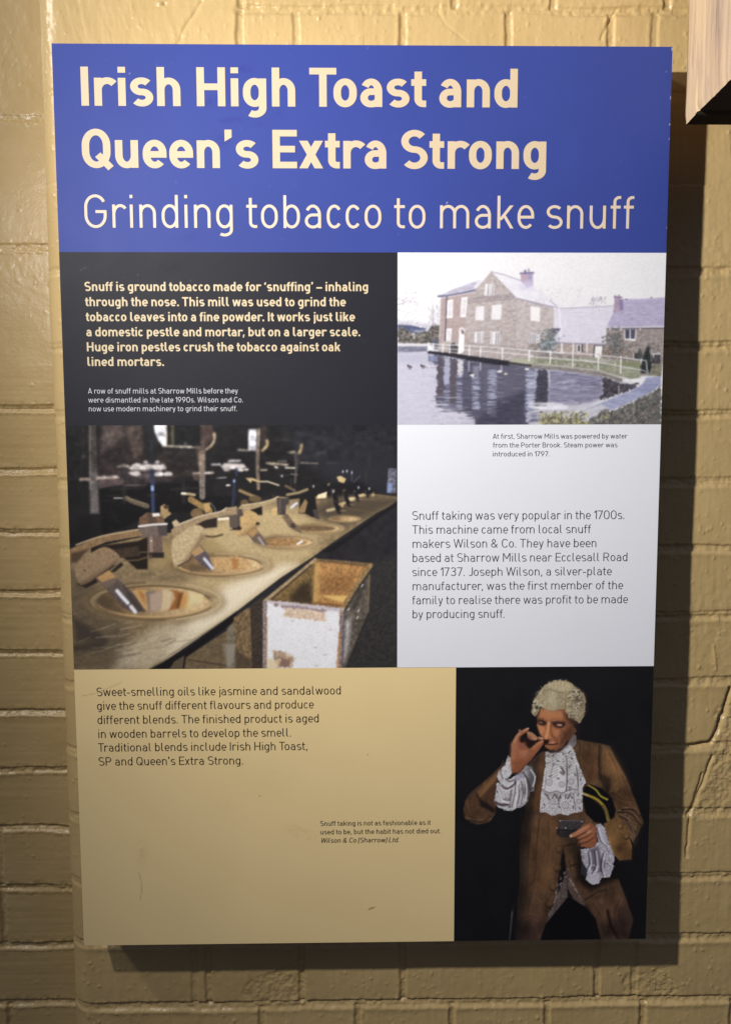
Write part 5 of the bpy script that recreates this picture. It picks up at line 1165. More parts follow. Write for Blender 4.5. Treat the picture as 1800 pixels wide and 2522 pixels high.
# left skirt of the coat
P.poly([(870, 1370), (1010, 1380), (1030, 1600), (1100, 1720), (1320, 1700), (1380, 1850), (1440, 2030), (1400, 2200), (1190, 2200), (1140, 2020), (1060, 1920), (960, 1800), (910, 1640), (890, 1500)], (86, 60, 42), 4, tex=cloth + (204,)); P.poly([(880, 1400), (960, 1400), (960, 1700), (920, 1640), (895, 1520)], (116, 84, 52), 8, al=.7)
P.poly([(1000, 1440), (1040, 1480), (1080, 1700), (1300, 1600), (1330, 1700), (1100, 1800), (980, 1700)], (26, 21, 20), 18, al=.9); P.poly([(1080, 1880), (1200, 1860), (1250, 2060), (1310, 2200), (1190, 2200), (1140, 2010)], (108, 74, 54), 12, al=.7); P.poly([(1250, 1930), (1360, 1850), (1440, 2030), (1400, 2140), (1300, 2120)], (100, 68, 54), 10, al=.7)
P.line([(1235, 1960), (1260, 2080), (1330, 2200)], 22, (40, 26, 24), 5); P.line([(1060, 1870), (1150, 1810), (1220, 1790)], 12, (46, 32, 26), 5); P.line([(890, 1440), (990, 1420)], 10, (52, 38, 28), 3); P.line([(940, 1600), (1010, 1580)], 12, (40, 30, 24), 4); P.line([(990, 1710), (1050, 1700)], 10, (40, 30, 24), 4)
P.poly([(1300, 1900), (1380, 1950), (1360, 2200), (1310, 2190)], (60, 42, 36), 14, al=.4)
# gap of black, brocade lining
P.poly([(880, 1560), (900, 1540), (905, 1640), (915, 1850), (760, 2040), (740, 2060), (830, 1850)], (96, 82, 78), 3, tex=(.3, 3, 3, 205)); P.poly([(900, 1560), (940, 1680), (1060, 1900), (1060, 1935), (960, 1860), (915, 1780)], (88, 68, 62), 3, tex=(.3, 3, 3, 206)); P.poly([(868, 1500), (890, 1500), (905, 1640), (850, 1800), (830, 1800)], (24, 20, 22), 4)
for i in range(34):
    t = rr_.random(); x = 890 - 120 * t + rr_.uniform(-20, 22); y = 1640 + 370 * t; P.line([(x, y), (x + rr_.uniform(-18, 18), y - rr_.uniform(8, 24))], 8, rr_.choice([(150, 138, 136), (60, 48, 50), (120, 104, 104)]), 1.6, al=.8)
for i in range(14): t = rr_.random(); P.line([(920 + 120 * t, 1680 + 210 * t), (926 + 120 * t + rr_.uniform(-8, 8), 1700 + 205 * t)], 8, (140, 118, 112), 1.6, al=.7)
P.poly([(920, 1850), (1060, 1930), (1140, 2030), (1180, 2200), (700, 2200), (760, 2050)], (16, 15, 18), 3)
for x, y in [(848, 1462), (832, 1612), (800, 1765), (768, 1900)]: P.ell(x + 2, y + 6, 32, 33, (46, 32, 26), 4); P.ell(x, y, 29, 29, (104, 72, 46), 2.5); P.ring(x, y, 22, 22, 5, (70, 48, 34), 2)
P.line([(475, 1960), (462, 2100), (452, 2190)], 16, (176, 172, 170), 2.2, w2=7, al=.8); P.line([(490, 1900), (475, 1960)], 20, (56, 52, 48), 4, al=.7)
# chest and right shoulder, sleeve on the right of the picture
P.poly([(960, 660), (1000, 590), (1180, 620), (1250, 640), (1310, 760), (1390, 900), (1450, 1060), (1520, 1240), (1490, 1330), (1440, 1400), (1300, 1280), (1260, 1100), (1230, 960), (1060, 950), (1020, 800)], CM, 4, tex=cloth + (207,))
P.poly([(1020, 700), (1160, 660), (1170, 900), (1060, 930)], (104, 66, 42), 20, al=.7); P.poly([(1200, 660), (1260, 690), (1370, 900), (1330, 1000), (1220, 850)], (132, 90, 52), 24, al=.8, tex=cloth + (208,)); P.line([(1172, 640), (1165, 780), (1178, 900), (1235, 990)], 14, (52, 36, 28), 5, al=.85); P.poly([(1160, 850), (1250, 900), (1290, 1100), (1250, 1140), (1200, 1000)], (56, 40, 30), 14, al=.8)
P.poly([(1260, 1000), (1400, 960), (1450, 1080), (1480, 1180), (1330, 1160), (1280, 1090)], (102, 68, 42), 12, al=.7, tex=cloth + (209,)); P.line([(1250, 1010), (1330, 970), (1290, 1010)], 10, (150, 108, 70), 4, al=.7); P.line([(1260, 990), (1300, 940)], 10, (150, 110, 72), 4, al=.5)
P.poly([(1300, 1170), (1400, 1150), (1500, 1220), (1525, 1265), (1470, 1330), (1440, 1420), (1380, 1280)], (98, 72, 50), 4, tex=(.3, 3, 3, 210))
for a, b, c in [((1320, 1170), (1420, 1180), (1500, 1270)), ((1330, 1200), (1400, 1240), (1460, 1330)), ((1350, 1150), (1440, 1150), (1490, 1200)), ((1400, 1260), (1440, 1330), (1450, 1400))]: P.line([a, b, c], 12, (48, 34, 28), 4, sm=4); P.line([(a[0], a[1] - 14), (b[0], b[1] - 14), (c[0], c[1] - 14)], 8, (146, 112, 80), 3, sm=4, al=.7)
# cuff on the right
P.poly([(1205, 1260), (1310, 1200), (1380, 1290), (1430, 1440), (1425, 1545), (1330, 1555), (1260, 1480), (1235, 1350)], (118, 82, 46), 3, tex=cloth + (211,)); P.poly([(1270, 1430), (1425, 1460), (1425, 1550), (1330, 1555)], (92, 60, 36), 14, al=.7); P.line([(1212, 1262), (1245, 1370), (1270, 1480)], 8, (150, 108, 66), 3, al=.7)
for x, y in [(1335, 1278), (1382, 1360)]: P.ell(x + 3, y + 5, 26, 26, (54, 38, 28), 3.5); P.ell(x, y, 23, 23, (126, 88, 52), 2.5); P.ring(x, y, 22, 22, 5, (66, 44, 30), 2)
P.poly([(1440, 1400), (1520, 1270), (1480, 1420), (1430, 1480)], (40, 31, 26), 12, al=.7)
# hat under the arm
P.poly([(1050, 970), (1100, 950), (1190, 980), (1270, 1060), (1300, 1150), (1290, 1210), (1210, 1260), (1130, 1250), (1060, 1180), (1035, 1060)], (18, 17, 22), 4)
P.line([(1080, 955), (1140, 990), (1180, 1040), (1232, 1068)], 10, (176, 160, 50), 2.2, sm=4, w2=16); P.line([(1030, 1018), (1090, 1040), (1160, 1075), (1215, 1140), (1240, 1230)], 18, (180, 150, 46), 2.5, sm=4, w2=24); P.line([(1200, 1120), (1225, 1170), (1245, 1235)], 22, (110, 88, 56), 4, sm=3, al=.7); P.line([(1030, 1018), (1075, 1034)], 14, (196, 188, 160), 3, al=.7)
for i in range(12): P.ell(1100 + i * 10 + rr_.uniform(-5, 5), 1050 + i * 9, 5, 3, (110, 86, 30), 1.5, al=.7)
# sleeve on the left of the picture
P.poly([(440, 740), (380, 800), (250, 920), (120, 1030), (80, 1150), (95, 1220), (190, 1270), (290, 1250), (340, 1180), (340, 960)], (86, 58, 40), 4, tex=cloth + (212,)); P.poly([(360, 850), (340, 920), (215, 1060), (190, 1010), (250, 920)], (122, 82, 50), 5, al=.9, tex=cloth + (213,)); P.poly([(220, 1050), (340, 940), (340, 1130), (260, 1100)], (84, 54, 38), 8); P.poly([(210, 1060), (290, 1110), (340, 1150), (330, 1180), (220, 1120)], (34, 26, 24), 10); P.poly([(100, 1080), (190, 1050), (210, 1150), (120, 1200)], (104, 70, 46), 14, al=.7)
P.line([(105, 1215), (190, 1235), (300, 1225)], 14, (122, 86, 56), 5, sm=3, al=.8); P.line([(140, 1250), (210, 1262), (290, 1240)], 10, (100, 72, 52), 4, sm=3, al=.7); P.line([(130, 1230), (230, 1245), (310, 1200)], 8, (40, 30, 26), 4, sm=3); P.line([(130, 1050), (125, 1150), (150, 1220)], 12, (60, 42, 32), 8, al=.6); P.line([(190, 1020), (205, 1055), (230, 1090)], 10, (40, 28, 24), 4)
# lace: jabot and cuffs
def lace(pts, base, seed, n, box, hole=(116, 100, 108), warm=(150, 128, 112)):
    P.poly(pts, base, 2, rag=1.6, tex=(.05, 3, 3, seed))
    r = random.Random(seed); p = np.array(pts, float)
    for i in range(n):
        x, y = r.uniform(box[0], box[2]), r.uniform(box[1], box[3])
        ins = False
        for (ax, ay), (bx, by) in zip(pts, pts[1:] + pts[:1]):
            if (ay > y) != (by > y) and x < (bx - ax) * (y - ay) / (by - ay) + ax: ins = not ins
        if not ins: continue
        k = r.random(); a = r.uniform(0, 180)
        if k < .5: P.ell(x, y, r.uniform(4, 9), r.uniform(2.5, 5), r.choice([hole, warm, (92, 78, 88)]), 1.5, rot=a, al=r.uniform(.35, .8))
        elif k < .8: P.line([(x, y), (x + r.uniform(-14, 14), y + r.uniform(6, 18))], 4, r.choice([hole, warm]), 1.4, al=.55)
        else: P.ell(x, y, r.uniform(6, 13), r.uniform(4, 9), (234, 232, 236), 1.8, rot=a, al=.6)
    P.line(pts + pts[:1], 4, (228, 226, 230), 1.4, al=.5)
z1()
P.poly([(905, 640), (960, 540), (985, 560), (985, 620), (955, 660), (920, 670)], (156, 146, 152), 3); P.poly([(930, 600), (985, 580), (985, 620), (955, 655)], (124, 114, 122), 6, al=.7)
jab = [(740, 690), (860, 650), (920, 620), (960, 665), (1000, 780), (1060, 930), (1035, 970), (1030, 1165), (960, 1175), (915, 1195), (860, 1180), (790, 1195), (740, 1165), (695, 1165), (705, 1020), (715, 960), (740, 800)]
lace(jab, (210, 208, 212), 221, 420, (690, 620, 1065, 1200))
P.poly([(735, 820), (830, 790), (900, 860), (905, 1000), (860, 1015), (760, 1010), (716, 985)], (226, 225, 228), 8, al=.8)
for pts in [[(715, 985), (770, 1015), (830, 1000), (870, 1020), (905, 1000), (950, 985), (1000, 995)], [(905, 800), (910, 900), (905, 1000)], [(990, 820), (1000, 900), (1000, 985)]]: P.line(pts, 8, (120, 104, 110), 2.5, sm=3, al=.8)
P.line([(720, 1005), (775, 1030), (830, 1015), (880, 1035), (1000, 1010)], 14, (150, 136, 140), 5, sm=3, al=.6)
for i in range(9):
    y = 700 + i * 22; P.line([(748 + i * 1, y), (790, y + 22), (835, y - 6)], 6, (140, 122, 116), 1.8, al=.6); P.line([(870, y - 30), (915, y), (960, y - 30)], 6, (140, 122, 116), 1.8, al=.55)
for x, y, r in [(768, 930, 26), (870, 948, 22), (945, 925, 22), (898, 1112, 27), (1005, 1085, 18), (795, 1085, 24), (1020, 870, 18)]: P.ell(x, y, r, r, (218, 214, 218), 2, al=.7); P.ring(x, y, r, r, 5, (126, 112, 120), 1.6, al=.85); P.ring(x, y, r * .45, r * .45, 4, (140, 126, 132), 1.5, al=.8)
for x, y, a in [(820, 1040, 60), (850, 1060, 100), (925, 1045, 120), (760, 1050, 70), (870, 860, 40), (880, 840, 60)]: P.ell(x, y, 26, 9, (112, 92, 92), 2, rot=a, al=.75)
for x in range(715, 1035, 46): P.ell(x, 1160, 22, 14, (214, 210, 216), 2, al=.7); P.ring(x, 1150, 16, 14, 4, (136, 120, 126), 1.5, al=.6)
lace([(440, 715), (462, 740), (470, 860), (440, 900), (410, 950), (372, 930), (355, 890), (365, 840), (420, 790)], (212, 210, 214), 222, 60, (350, 700, 475, 950), (96, 80, 96))
cuff = [(410, 930), (450, 905), (520, 870), (590, 795), (630, 810), (665, 880), (650, 950), (645, 1000), (610, 1010), (600, 1080), (560, 1120), (500, 1140), (470, 1160), (410, 1150), (350, 1120), (330, 1090), (345, 1000), (350, 935), (385, 945)]
lace(cuff, (204, 202, 208), 223, 230, (330, 790, 665, 1160), (96, 78, 90))
for pts, w, c in [([(370, 960), (430, 985), (480, 960), (500, 930)], 18, (104, 82, 88)), ([(370, 985), (400, 1060), (440, 1080)], 12, (120, 96, 90)), ([(335, 1090), (380, 1110), (440, 1105)], 22, (70, 52, 60)), ([(470, 960), (460, 1040), (450, 1130)], 16, (120, 100, 110)), ([(520, 950), (530, 1040), (510, 1110)], 14, (130, 112, 120)), ([(560, 850), (600, 920), (620, 990)], 14, (120, 104, 116)), ([(590, 830), (640, 860)], 12, (110, 96, 110)), ([(420, 905), (460, 925), (500, 905)], 12, (110, 92, 100))]: P.line(pts, w, c, 3, sm=3, al=.8)
for pts in [[(365, 990), (410, 1070), (450, 1085)], [(490, 960), (490, 1060), (480, 1140)], [(545, 900), (560, 1000), (545, 1100)], [(600, 830), (640, 900), (630, 960)], [(390, 940), (440, 955), (480, 930)]]: P.line(pts, 14, (230, 229, 234), 3, sm=3, al=.8)
P.poly([(500, 870), (560, 840), (600, 790), (560, 900), (480, 930)], (150, 150, 176), 8, al=.6)
lace([(1140, 1275), (1180, 1262), (1215, 1300), (1235, 1380), (1260, 1450), (1290, 1520), (1275, 1620), (1250, 1690), (1190, 1690), (1160, 1740), (1110, 1745), (1065, 1710), (1075, 1640), (1030, 1560), (1020, 1470), (1130, 1450), (1160, 1400)], (184, 178, 192), 224, 240, (1020, 1260, 1290, 1750), (92, 82, 104))
P.poly([(1090, 1470), (1160, 1440), (1190, 1560), (1120, 1640), (1090, 1600)], (104, 94, 106), 8, al=.8); P.poly([(1180, 1540), (1220, 1560), (1200, 1650), (1160, 1650)], (86, 76, 90), 8, al=.8); P.poly([(1030, 1560), (1080, 1640), (1060, 1690), (1020, 1660)], (60, 56, 70), 6, al=.8)
P.poly([(1100, 1640), (1170, 1680), (1160, 1740), (1110, 1748), (1068, 1710)], (206, 200, 212), 5, al=.8); P.ring(1120, 1620, 30, 26, 8, (214, 210, 224), 2, al=.8); P.ring(1255, 1545, 26, 30, 7, (210, 206, 220), 2, al=.8); P.poly([(1150, 1290), (1190, 1280), (1225, 1420), (1190, 1440)], (206, 202, 214), 8, al=.7)
# snuff box and hand
P.poly([(848, 1230), (1035, 1232), (1030, 1300), (960, 1375), (855, 1372), (845, 1300)], (44, 42, 48), 2.5); P.poly([(852, 1234), (1032, 1236), (1028, 1290), (1000, 1312), (852, 1308)], (66, 60, 64), 2, tex=(.3, 3, 2, 231)); P.line([(850, 1236), (1032, 1238)], 6, (120, 112, 116), 1.5); P.line([(850, 1312), (985, 1314)], 5, (22, 22, 26), 1.5); P.poly([(826, 1300), (850, 1290), (852, 1365), (828, 1345)], (30, 28, 34), 3)
for x, y in [(857, 1240), (1030, 1245), (830, 1296), (900, 1296)]: P.ell(x, y, 5, 5, (196, 190, 196), 1.5)
S1, S2, S3, S4 = (196, 122, 82), (164, 92, 58), (112, 60, 40), (222, 160, 120)
P.poly([(1040, 1275), (1100, 1258), (1140, 1290), (1150, 1400), (1130, 1450), (1060, 1455), (1010, 1420), (1000, 1370), (935, 1370), (940, 1350), (1000, 1310)], S2, 2.5, tex=(.1, 3, 3, 232))
P.line([(945, 1360), (1010, 1330), (1080, 1285)], 30, S1, 3, sm=3); P.line([(1005, 1375), (1060, 1350), (1110, 1320)], 26, (184, 112, 76), 3, sm=3); P.line([(1015, 1405), (1070, 1385), (1120, 1350)], 24, (176, 104, 70), 3, sm=3); P.line([(1030, 1438), (1080, 1425), (1125, 1395)], 22, (160, 94, 64), 3, sm=3)
for pts in [[(960, 1378), (1020, 1352), (1090, 1310)], [(1005, 1392), (1060, 1370), (1110, 1340)], [(1020, 1422), (1075, 1406), (1120, 1375)]]: P.line(pts, 7, (76, 40, 30), 2, sm=3)
P.line([(1000, 1325), (1060, 1290)], 10, S4, 3, al=.7); P.ell(1085, 1325, 20, 14, S4, 5, rot=-30, al=.6); P.ell(944, 1361, 12, 8, (228, 190, 160), 2); P.line([(1130, 1290), (1150, 1400)], 16, (96, 54, 40), 5, al=.7)
# raised hand
z2()
P.poly([(190, 1180), (230, 1130), (300, 1000), (420, 930), (470, 935), (440, 985), (340, 1060), (330, 1150), (440, 1180), (520, 1290), (640, 1150), (700, 1125), (700, 1180), (610, 1300), (500, 1440), (380, 1560), (300, 1640), (200, 1640), (170, 1440), (190, 1300)], S2, 3, tex=(.07, 4, 4, 233))
P.poly([(195, 1190), (290, 1150), (300, 1300), (260, 1450), (190, 1420)], (186, 112, 76), 20, al=.8); P.poly([(330, 1280), (480, 1260), (500, 1350), (400, 1450), (330, 1400)], (190, 116, 84), 26, al=.8); P.poly([(200, 1480), (380, 1420), (300, 1640), (205, 1640)], (150, 84, 52), 20, al=.7)
P.line([(240, 1150), (300, 1040), (440, 950)], 62, (184, 118, 82), 4, sm=4, w2=40); P.line([(235, 1140), (300, 1030), (430, 945)], 20, (214, 156, 116), 5, sm=4, al=.7); P.line([(320, 970), (360, 1000)], 40, (170, 108, 78), 4); P.ell(450, 938, 18, 10, (206, 170, 140), 3, rot=-40)
P.poly([(320, 1100), (420, 1020), (480, 1080), (560, 1130), (640, 1130), (560, 1230), (470, 1260), (400, 1180), (330, 1150)], (46, 28, 24), 8); P.poly([(310, 1180), (400, 1150), (440, 1180), (380, 1250), (320, 1240)], (150, 88, 68), 8, al=.8)
P.poly([(430, 1000), (470, 985), (560, 1040), (600, 1090), (580, 1125), (520, 1120), (470, 1090)], (182, 122, 84), 3, sm=3); P.poly([(445, 1040), (490, 1060), (520, 1110), (480, 1118), (440, 1080)], (150, 92, 76), 4); P.line([(500, 1000), (560, 1045), (590, 1085)], 16, (216, 166, 118), 4, al=.7); P.line([(540, 1075), (575, 1110)], 12, (206, 150, 110), 3)
P.poly([(590, 1080), (640, 1060), (690, 1090), (690, 1110), (620, 1120)], (176, 110, 72), 3); P.ell(672, 1094, 22, 10, (226, 196, 176), 2.5, rot=20); P.line([(515, 1270), (600, 1190), (690, 1130)], 62, (178, 106, 68), 4, w2=42); P.line([(540, 1240), (620, 1170), (690, 1120)], 14, (208, 138, 92), 5, al=.7); P.line([(470, 1290), (530, 1300), (620, 1200)], 12, (92, 50, 36), 6, al=.6)
P.line([(270, 1280), (300, 1340), (300, 1460)], 10, (120, 66, 48), 6, al=.6); P.line([(330, 1260), (400, 1270), (470, 1240)], 10, (110, 58, 44), 5, al=.6); P.line([(440, 1500), (330, 1640)], 30, (96, 54, 38), 14, al=.7)
# face
face = [(600, 700), (640, 620), (760, 640), (900, 650), (1050, 640), (1140, 720), (1180, 860), (1180, 1000), (1120, 1100), (1000, 1230), (900, 1290), (800, 1280), (735, 1240), (720, 1180), (710, 1110), (690, 1090), (650, 1030), (605, 900), (600, 800)]
P.poly(face, (178, 106, 64), 3, sm=3, tex=(.06, 4, 4, 234))
P.poly([(1050, 700), (1180, 820), (1180, 1010), (1080, 1150), (950, 1250), (860, 1290), (940, 1150), (1000, 1000), (1060, 900)], (102, 60, 42), 40, al=.85); P.poly([(640, 660), (1020, 660), (1030, 780), (900, 790), (780, 800), (640, 770)], (194, 118, 72), 26, al=.8)
for y, x0, x1 in [(690, 700, 1000), (722, 680, 1010), (755, 700, 980)]: P.line([(x0, y), ((x0 + x1) / 2, y + 8), (x1, y - 6)], 7, (140, 80, 50), 4, sm=3, al=.5)
P.poly([(610, 790), (700, 800), (750, 830), (745, 880), (690, 895), (640, 880), (610, 840)], (52, 32, 30), 8, al=.95); P.poly([(820, 830), (920, 815), (1040, 830), (1060, 870), (990, 940), (920, 930), (850, 890)], (50, 31, 28), 9, al=.95)
P.ell(655, 845, 34, 14, (140, 96, 84), 4, rot=15); P.ell(955, 884, 44, 17, (176, 128, 104), 4, rot=6); P.line([(610, 780), (680, 770), (755, 820)], 16, (70, 42, 30), 5, sm=3, al=.85); P.line([(810, 830), (880, 790), (960, 800), (1060, 830)], 18, (70, 42, 30), 6, sm=3, al=.8); P.line([(915, 905), (960, 918), (1010, 900)], 8, (30, 20, 20), 2.5, sm=3); P.line([(620, 872), (680, 878)], 7, (30, 20, 20), 2.5)
P.poly([(755, 840), (800, 850), (800, 960), (830, 1060), (800, 1105), (740, 1115), (705, 1090), (715, 1020), (745, 940)], (200, 120, 74), 5, sm=3); P.line([(780, 850), (768, 950), (745, 1060)], 22, (232, 160, 106), 6, sm=3, al=.8); P.ell(745, 1080, 26, 22, (216, 132, 88), 8, al=.8); P.line([(800, 900), (815, 1000), (840, 1060)], 16, (120, 66, 44), 7, sm=3, al=.7)
P.poly([(612, 880), (690, 900), (720, 960), (690, 1040), (650, 1020)], (200, 120, 74), 14, al=.8); P.poly([(860, 950), (980, 960), (960, 1050), (880, 1050)], (188, 112, 72), 22, al=.8); P.line([(835, 1050), (880, 1090), (920, 1160)], 10, (90, 50, 38), 4, sm=3, al=.9); P.line([(960, 1060), (990, 1110), (970, 1190)], 9, (80, 46, 36), 5, sm=3, al=.7); P.line([(900, 1080), (940, 1130), (950, 1190)], 8, (160, 98, 70), 4, al=.6)
P.poly([(700, 1115), (790, 1115), (780, 1170), (720, 1190)], (44, 26, 24), 8); P.poly([(790, 1120), (850, 1070), (900, 1150), (850, 1150)], (170, 98, 70), 6, al=.8); P.line([(730, 1190), (800, 1195), (880, 1190), (930, 1180)], 12, (64, 34, 30), 4, sm=3); P.line([(790, 1160), (850, 1158), (880, 1170)], 14, (176, 104, 84), 4); P.ell(845, 1160, 26, 8, (226, 180, 156), 3); P.line([(750, 1215), (840, 1220), (900, 1205)], 16, (168, 96, 66), 6, sm=3, al=.8); P.poly([(735, 1240), (800, 1285), (900, 1290), (1000, 1230), (1080, 1130), (1090, 1190), (960, 1310), (820, 1330), (740, 1300)], (38, 25, 24), 9)
P.ell(1195, 970, 24, 34, (150, 92, 66), 5); P.ell(1190, 965, 12, 20, (90, 52, 40), 4); P.poly([(1080, 820), (1150, 880), (1160, 960), (1080, 900)], (150, 92, 62), 20, al=.6)
# wig
wig = [(540, 720), (510, 680), (520, 580), (540, 480), (600, 410), (680, 290), (780, 210), (920, 165), (1080, 180), (1200, 250), (1310, 340), (1370, 460), (1365, 640), (1330, 760), (1270, 840), (1200, 800), (1120, 760), (1060, 700), (1040, 630), (900, 645), (780, 650), (700, 610), (650, 590), (620, 650), (580, 740)]
P.poly(wig, (166, 148, 112), 4, sm=3, rag=2, tex=(.12, 4, 5, 235))
P.poly([(620, 400), (760, 310), (900, 340), (930, 600), (800, 640), (690, 560)], (186, 170, 136), 34, al=.8); P.poly([(800, 210), (1060, 190), (1160, 280), (1080, 360), (900, 330), (780, 290)], (206, 188, 142), 22, al=.8); P.poly([(1180, 300), (1330, 400), (1350, 640), (1260, 800), (1160, 700), (1200, 450)], (118, 104, 84), 30, al=.75); P.poly([(700, 310), (830, 300), (860, 340), (760, 420), (660, 400)], (150, 132, 100), 18, al=.6)
r2 = random.Random(12)
for i in range(150):
    x, y = r2.uniform(560, 1340), r2.uniform(190, 650); d = math.hypot((x - 930) / 400, (y - 480) / 280)
    if d > .9 or (y > 600 and 640 < x < 1050): continue
    ang = math.atan2(y - 640, x - 880) + math.pi / 2 * (1 if r2.random() < .25 else 0); l_ = r2.uniform(20, 70)
    P.line([(x, y), (x + math.cos(ang) * l_ * .5 + r2.uniform(-6, 6), y + math.sin(ang) * l_ * .5), (x + math.cos(ang) * l_, y + math.sin(ang) * l_)], r2.uniform(6, 13), r2.choice([(222, 206, 166), (130, 112, 80), (198, 180, 138), (104, 90, 66), (214, 200, 170)]), 2, sm=2, al=.5)
for i in range(70):
    x, y = (r2.gauss(1240, 65), r2.uniform(330, 820)) if i % 4 else (r2.gauss(585, 35), r2.uniform(480, 720))
    x = min(max(x, 545), 1330); y = min(y, 800 if x > 900 else 700)
    if x > 900 and ((x - 1010) / 340) ** 2 + ((y - 530) / 330) ** 2 > .92: continue
    rr0 = r2.uniform(12, 26); a0 = r2.uniform(0, 360)
    P.ring(x, y, rr0, rr0 * r2.uniform(.6, 1.2), r2.uniform(8, 14), r2.choice([(206, 192, 158), (226, 214, 186), (150, 136, 108)]), 2, a0=a0, a1=a0 + r2.uniform(120, 240), al=.75)
    if r2.random() < .6: P.ell(x, y, rr0 * .45, rr0 * .4, (64, 54, 44), 3, al=.7)
P.line([(780, 300), (900, 345), (1040, 370), (1100, 350)], 12, (120, 102, 70), 6, sm=3, al=.6); P.line([(690, 350), (700, 450), (720, 560)], 10, (128, 110, 80), 6, sm=3, al=.5); P.line([(930, 380), (930, 500), (920, 600)], 10, (134, 116, 84), 6, al=.5)
P.line([(650, 600), (720, 625), (790, 655), (900, 660), (1040, 645)], 9, (98, 62, 42), 4, sm=3, al=.7); P.poly([(1050, 640), (1110, 620), (1130, 700), (1070, 720)], (196, 180, 140), 5, al=.8); P.poly([(600, 740), (640, 600), (650, 660), (615, 760)], (40, 28, 26), 6, al=.8); P.poly([(1060, 720), (1120, 760), (1200, 820), (1180, 900), (1120, 820)], (38, 27, 25), 10, al=.8)
z1()
P.line([(560, 1200), (525, 1450), (520, 1800), (480, 2200)], 110, (20, 19, 22), 34, al=.75, sm=3); P.line([(600, 1150), (560, 1500), (560, 1900)], 60, (34, 27, 25), 40, al=.5, sm=3)
P.line([(1270, 630), (1400, 860), (1480, 1060), (1545, 1250)], 40, (20, 19, 22), 22, al=.6, sm=3); P.line([(1000, 580), (1180, 600), (1270, 640)], 50, (24, 22, 23), 24, al=.6, sm=3)
P.line([(70, 1120), (90, 1240), (200, 1290), (320, 1260)], 40, (20, 19, 22), 18, al=.65, sm=3); P.line([(420, 730), (240, 910), (110, 1030)], 36, (22, 21, 23), 14, al=.5)
P.poly([(500, 2050), (720, 2050), (690, 2210), (480, 2210)], (30, 24, 25), 50, al=.55); P.poly([(1150, 2050), (1440, 2000), (1420, 2210), (1170, 2210)], (30, 24, 25), 50, al=.55); P.line([(1380, 1750), (1460, 2040), (1420, 2200)], 60, (20, 19, 22), 30, al=.6, sm=3)
P.poly([(620, 760), (700, 690), (690, 900), (600, 1100), (560, 1000)], (30, 25, 25), 24, al=.6); P.poly([(880, 1380), (1010, 1380), (1020, 1560), (960, 1560)], (48, 36, 28), 20, al=.5)
# broken colour of the cloth, folds
m = ((P.C[..., 0] > P.C[..., 2] * 1.25) & (P.C[..., 0] < 150))[..., None]
P.C = np.where(m, P.C * (1.06 + .42 * fbm(P.X / 30, P.Y / 44, 260, 4)[..., None]), P.C)
def fold(pts, w, dark=(44, 31, 25), light=(156, 112, 70), al=.6, off=(8, -6)):
    P.line(pts, w, dark, 5, sm=4, al=al, w2=w * .4); P.line([(x + off[0], y + off[1]) for x, y in pts], w * .7, light, 5, sm=4, al=al * .7, w2=w * .3)
z1()
for pts in [[(1250, 700), (1300, 800), (1330, 920)], [(1350, 880), (1400, 1000), (1440, 1120)], [(1190, 660), (1180, 760), (1190, 880)], [(1020, 640), (1010, 760), (1050, 900)], [(1100, 640), (1090, 740)], [(1280, 1010), (1350, 1060), (1460, 1080)], [(1290, 1060), (1380, 1110), (1480, 1160)]]: fold(pts, 13)
for pts in [[(380, 820), (300, 900), (230, 1000)], [(240, 950), (180, 1030), (170, 1120)], [(300, 1020), (270, 1080), (320, 1140)], [(150, 1060), (140, 1140), (180, 1210)], [(110, 1120), (140, 1200), (230, 1230)]]: fold(pts, 12, al=.55)
for pts in [[(690, 1220), (670, 1450), (650, 1700), (600, 1950)], [(760, 1240), (770, 1450), (740, 1640)], [(620, 1320), (600, 1550), (590, 1800)], [(560, 2020), (640, 2000), (700, 2030)], [(980, 1420), (1010, 1480)], [(1120, 1900), (1180, 2000), (1220, 2150)], [(1330, 1880), (1290, 1980), (1310, 2080)], [(930, 1560), (960, 1680), (1040, 1800)]]: fold(pts, 16, al=.4, off=(14, 0))
P.poly([(730, 1230), (840, 1240), (845, 1420), (800, 1700), (730, 1780), (690, 1600)], (142, 98, 62), 50, al=.35); P.poly([(1250, 660), (1330, 790), (1400, 960), (1330, 960), (1230, 800)], (168, 118, 70), 40, al=.4); P.poly([(1220, 1280), (1310, 1220), (1370, 1330), (1300, 1430), (1250, 1400)], (166, 118, 66), 26, al=.4); P.poly([(370, 830), (340, 920), (230, 1040), (220, 1000)], (158, 110, 66), 12, al=.5)
# lace: deeper holes, lit rims
for pts, w in [([(745, 840), (735, 980)], 6), ([(905, 720), (915, 860), (905, 1000)], 9), ([(985, 800), (1000, 960)], 8), ([(830, 1030), (850, 1120)], 8), ([(960, 1020), (980, 1150)], 8), ([(770, 700), (800, 780), (780, 860)], 6)]: P.line(pts, w, (86, 70, 74), 3, sm=3, al=.6)
for x, y, a in [(760, 720, 40), (800, 715, -40), (840, 760, 30), (880, 700, 60), (930, 690, -50), (950, 740, 40), (870, 820, 30), (885, 850, 70), (935, 800, 110), (975, 870, 60), (1020, 910, 80), (840, 900, 20), (780, 880, 150), (930, 975, 60), (740, 1030, 50), (800, 1045, 120), (860, 1050, 60), (900, 1050, 100), (950, 1050, 60), (1000, 1030, 120), (730, 1110, 60), (850, 1130, 30), (960, 1130, 80), (1015, 1140, 60)]: P.ell(x, y, 16, 6, (92, 74, 76), 2, rot=a, al=.75)
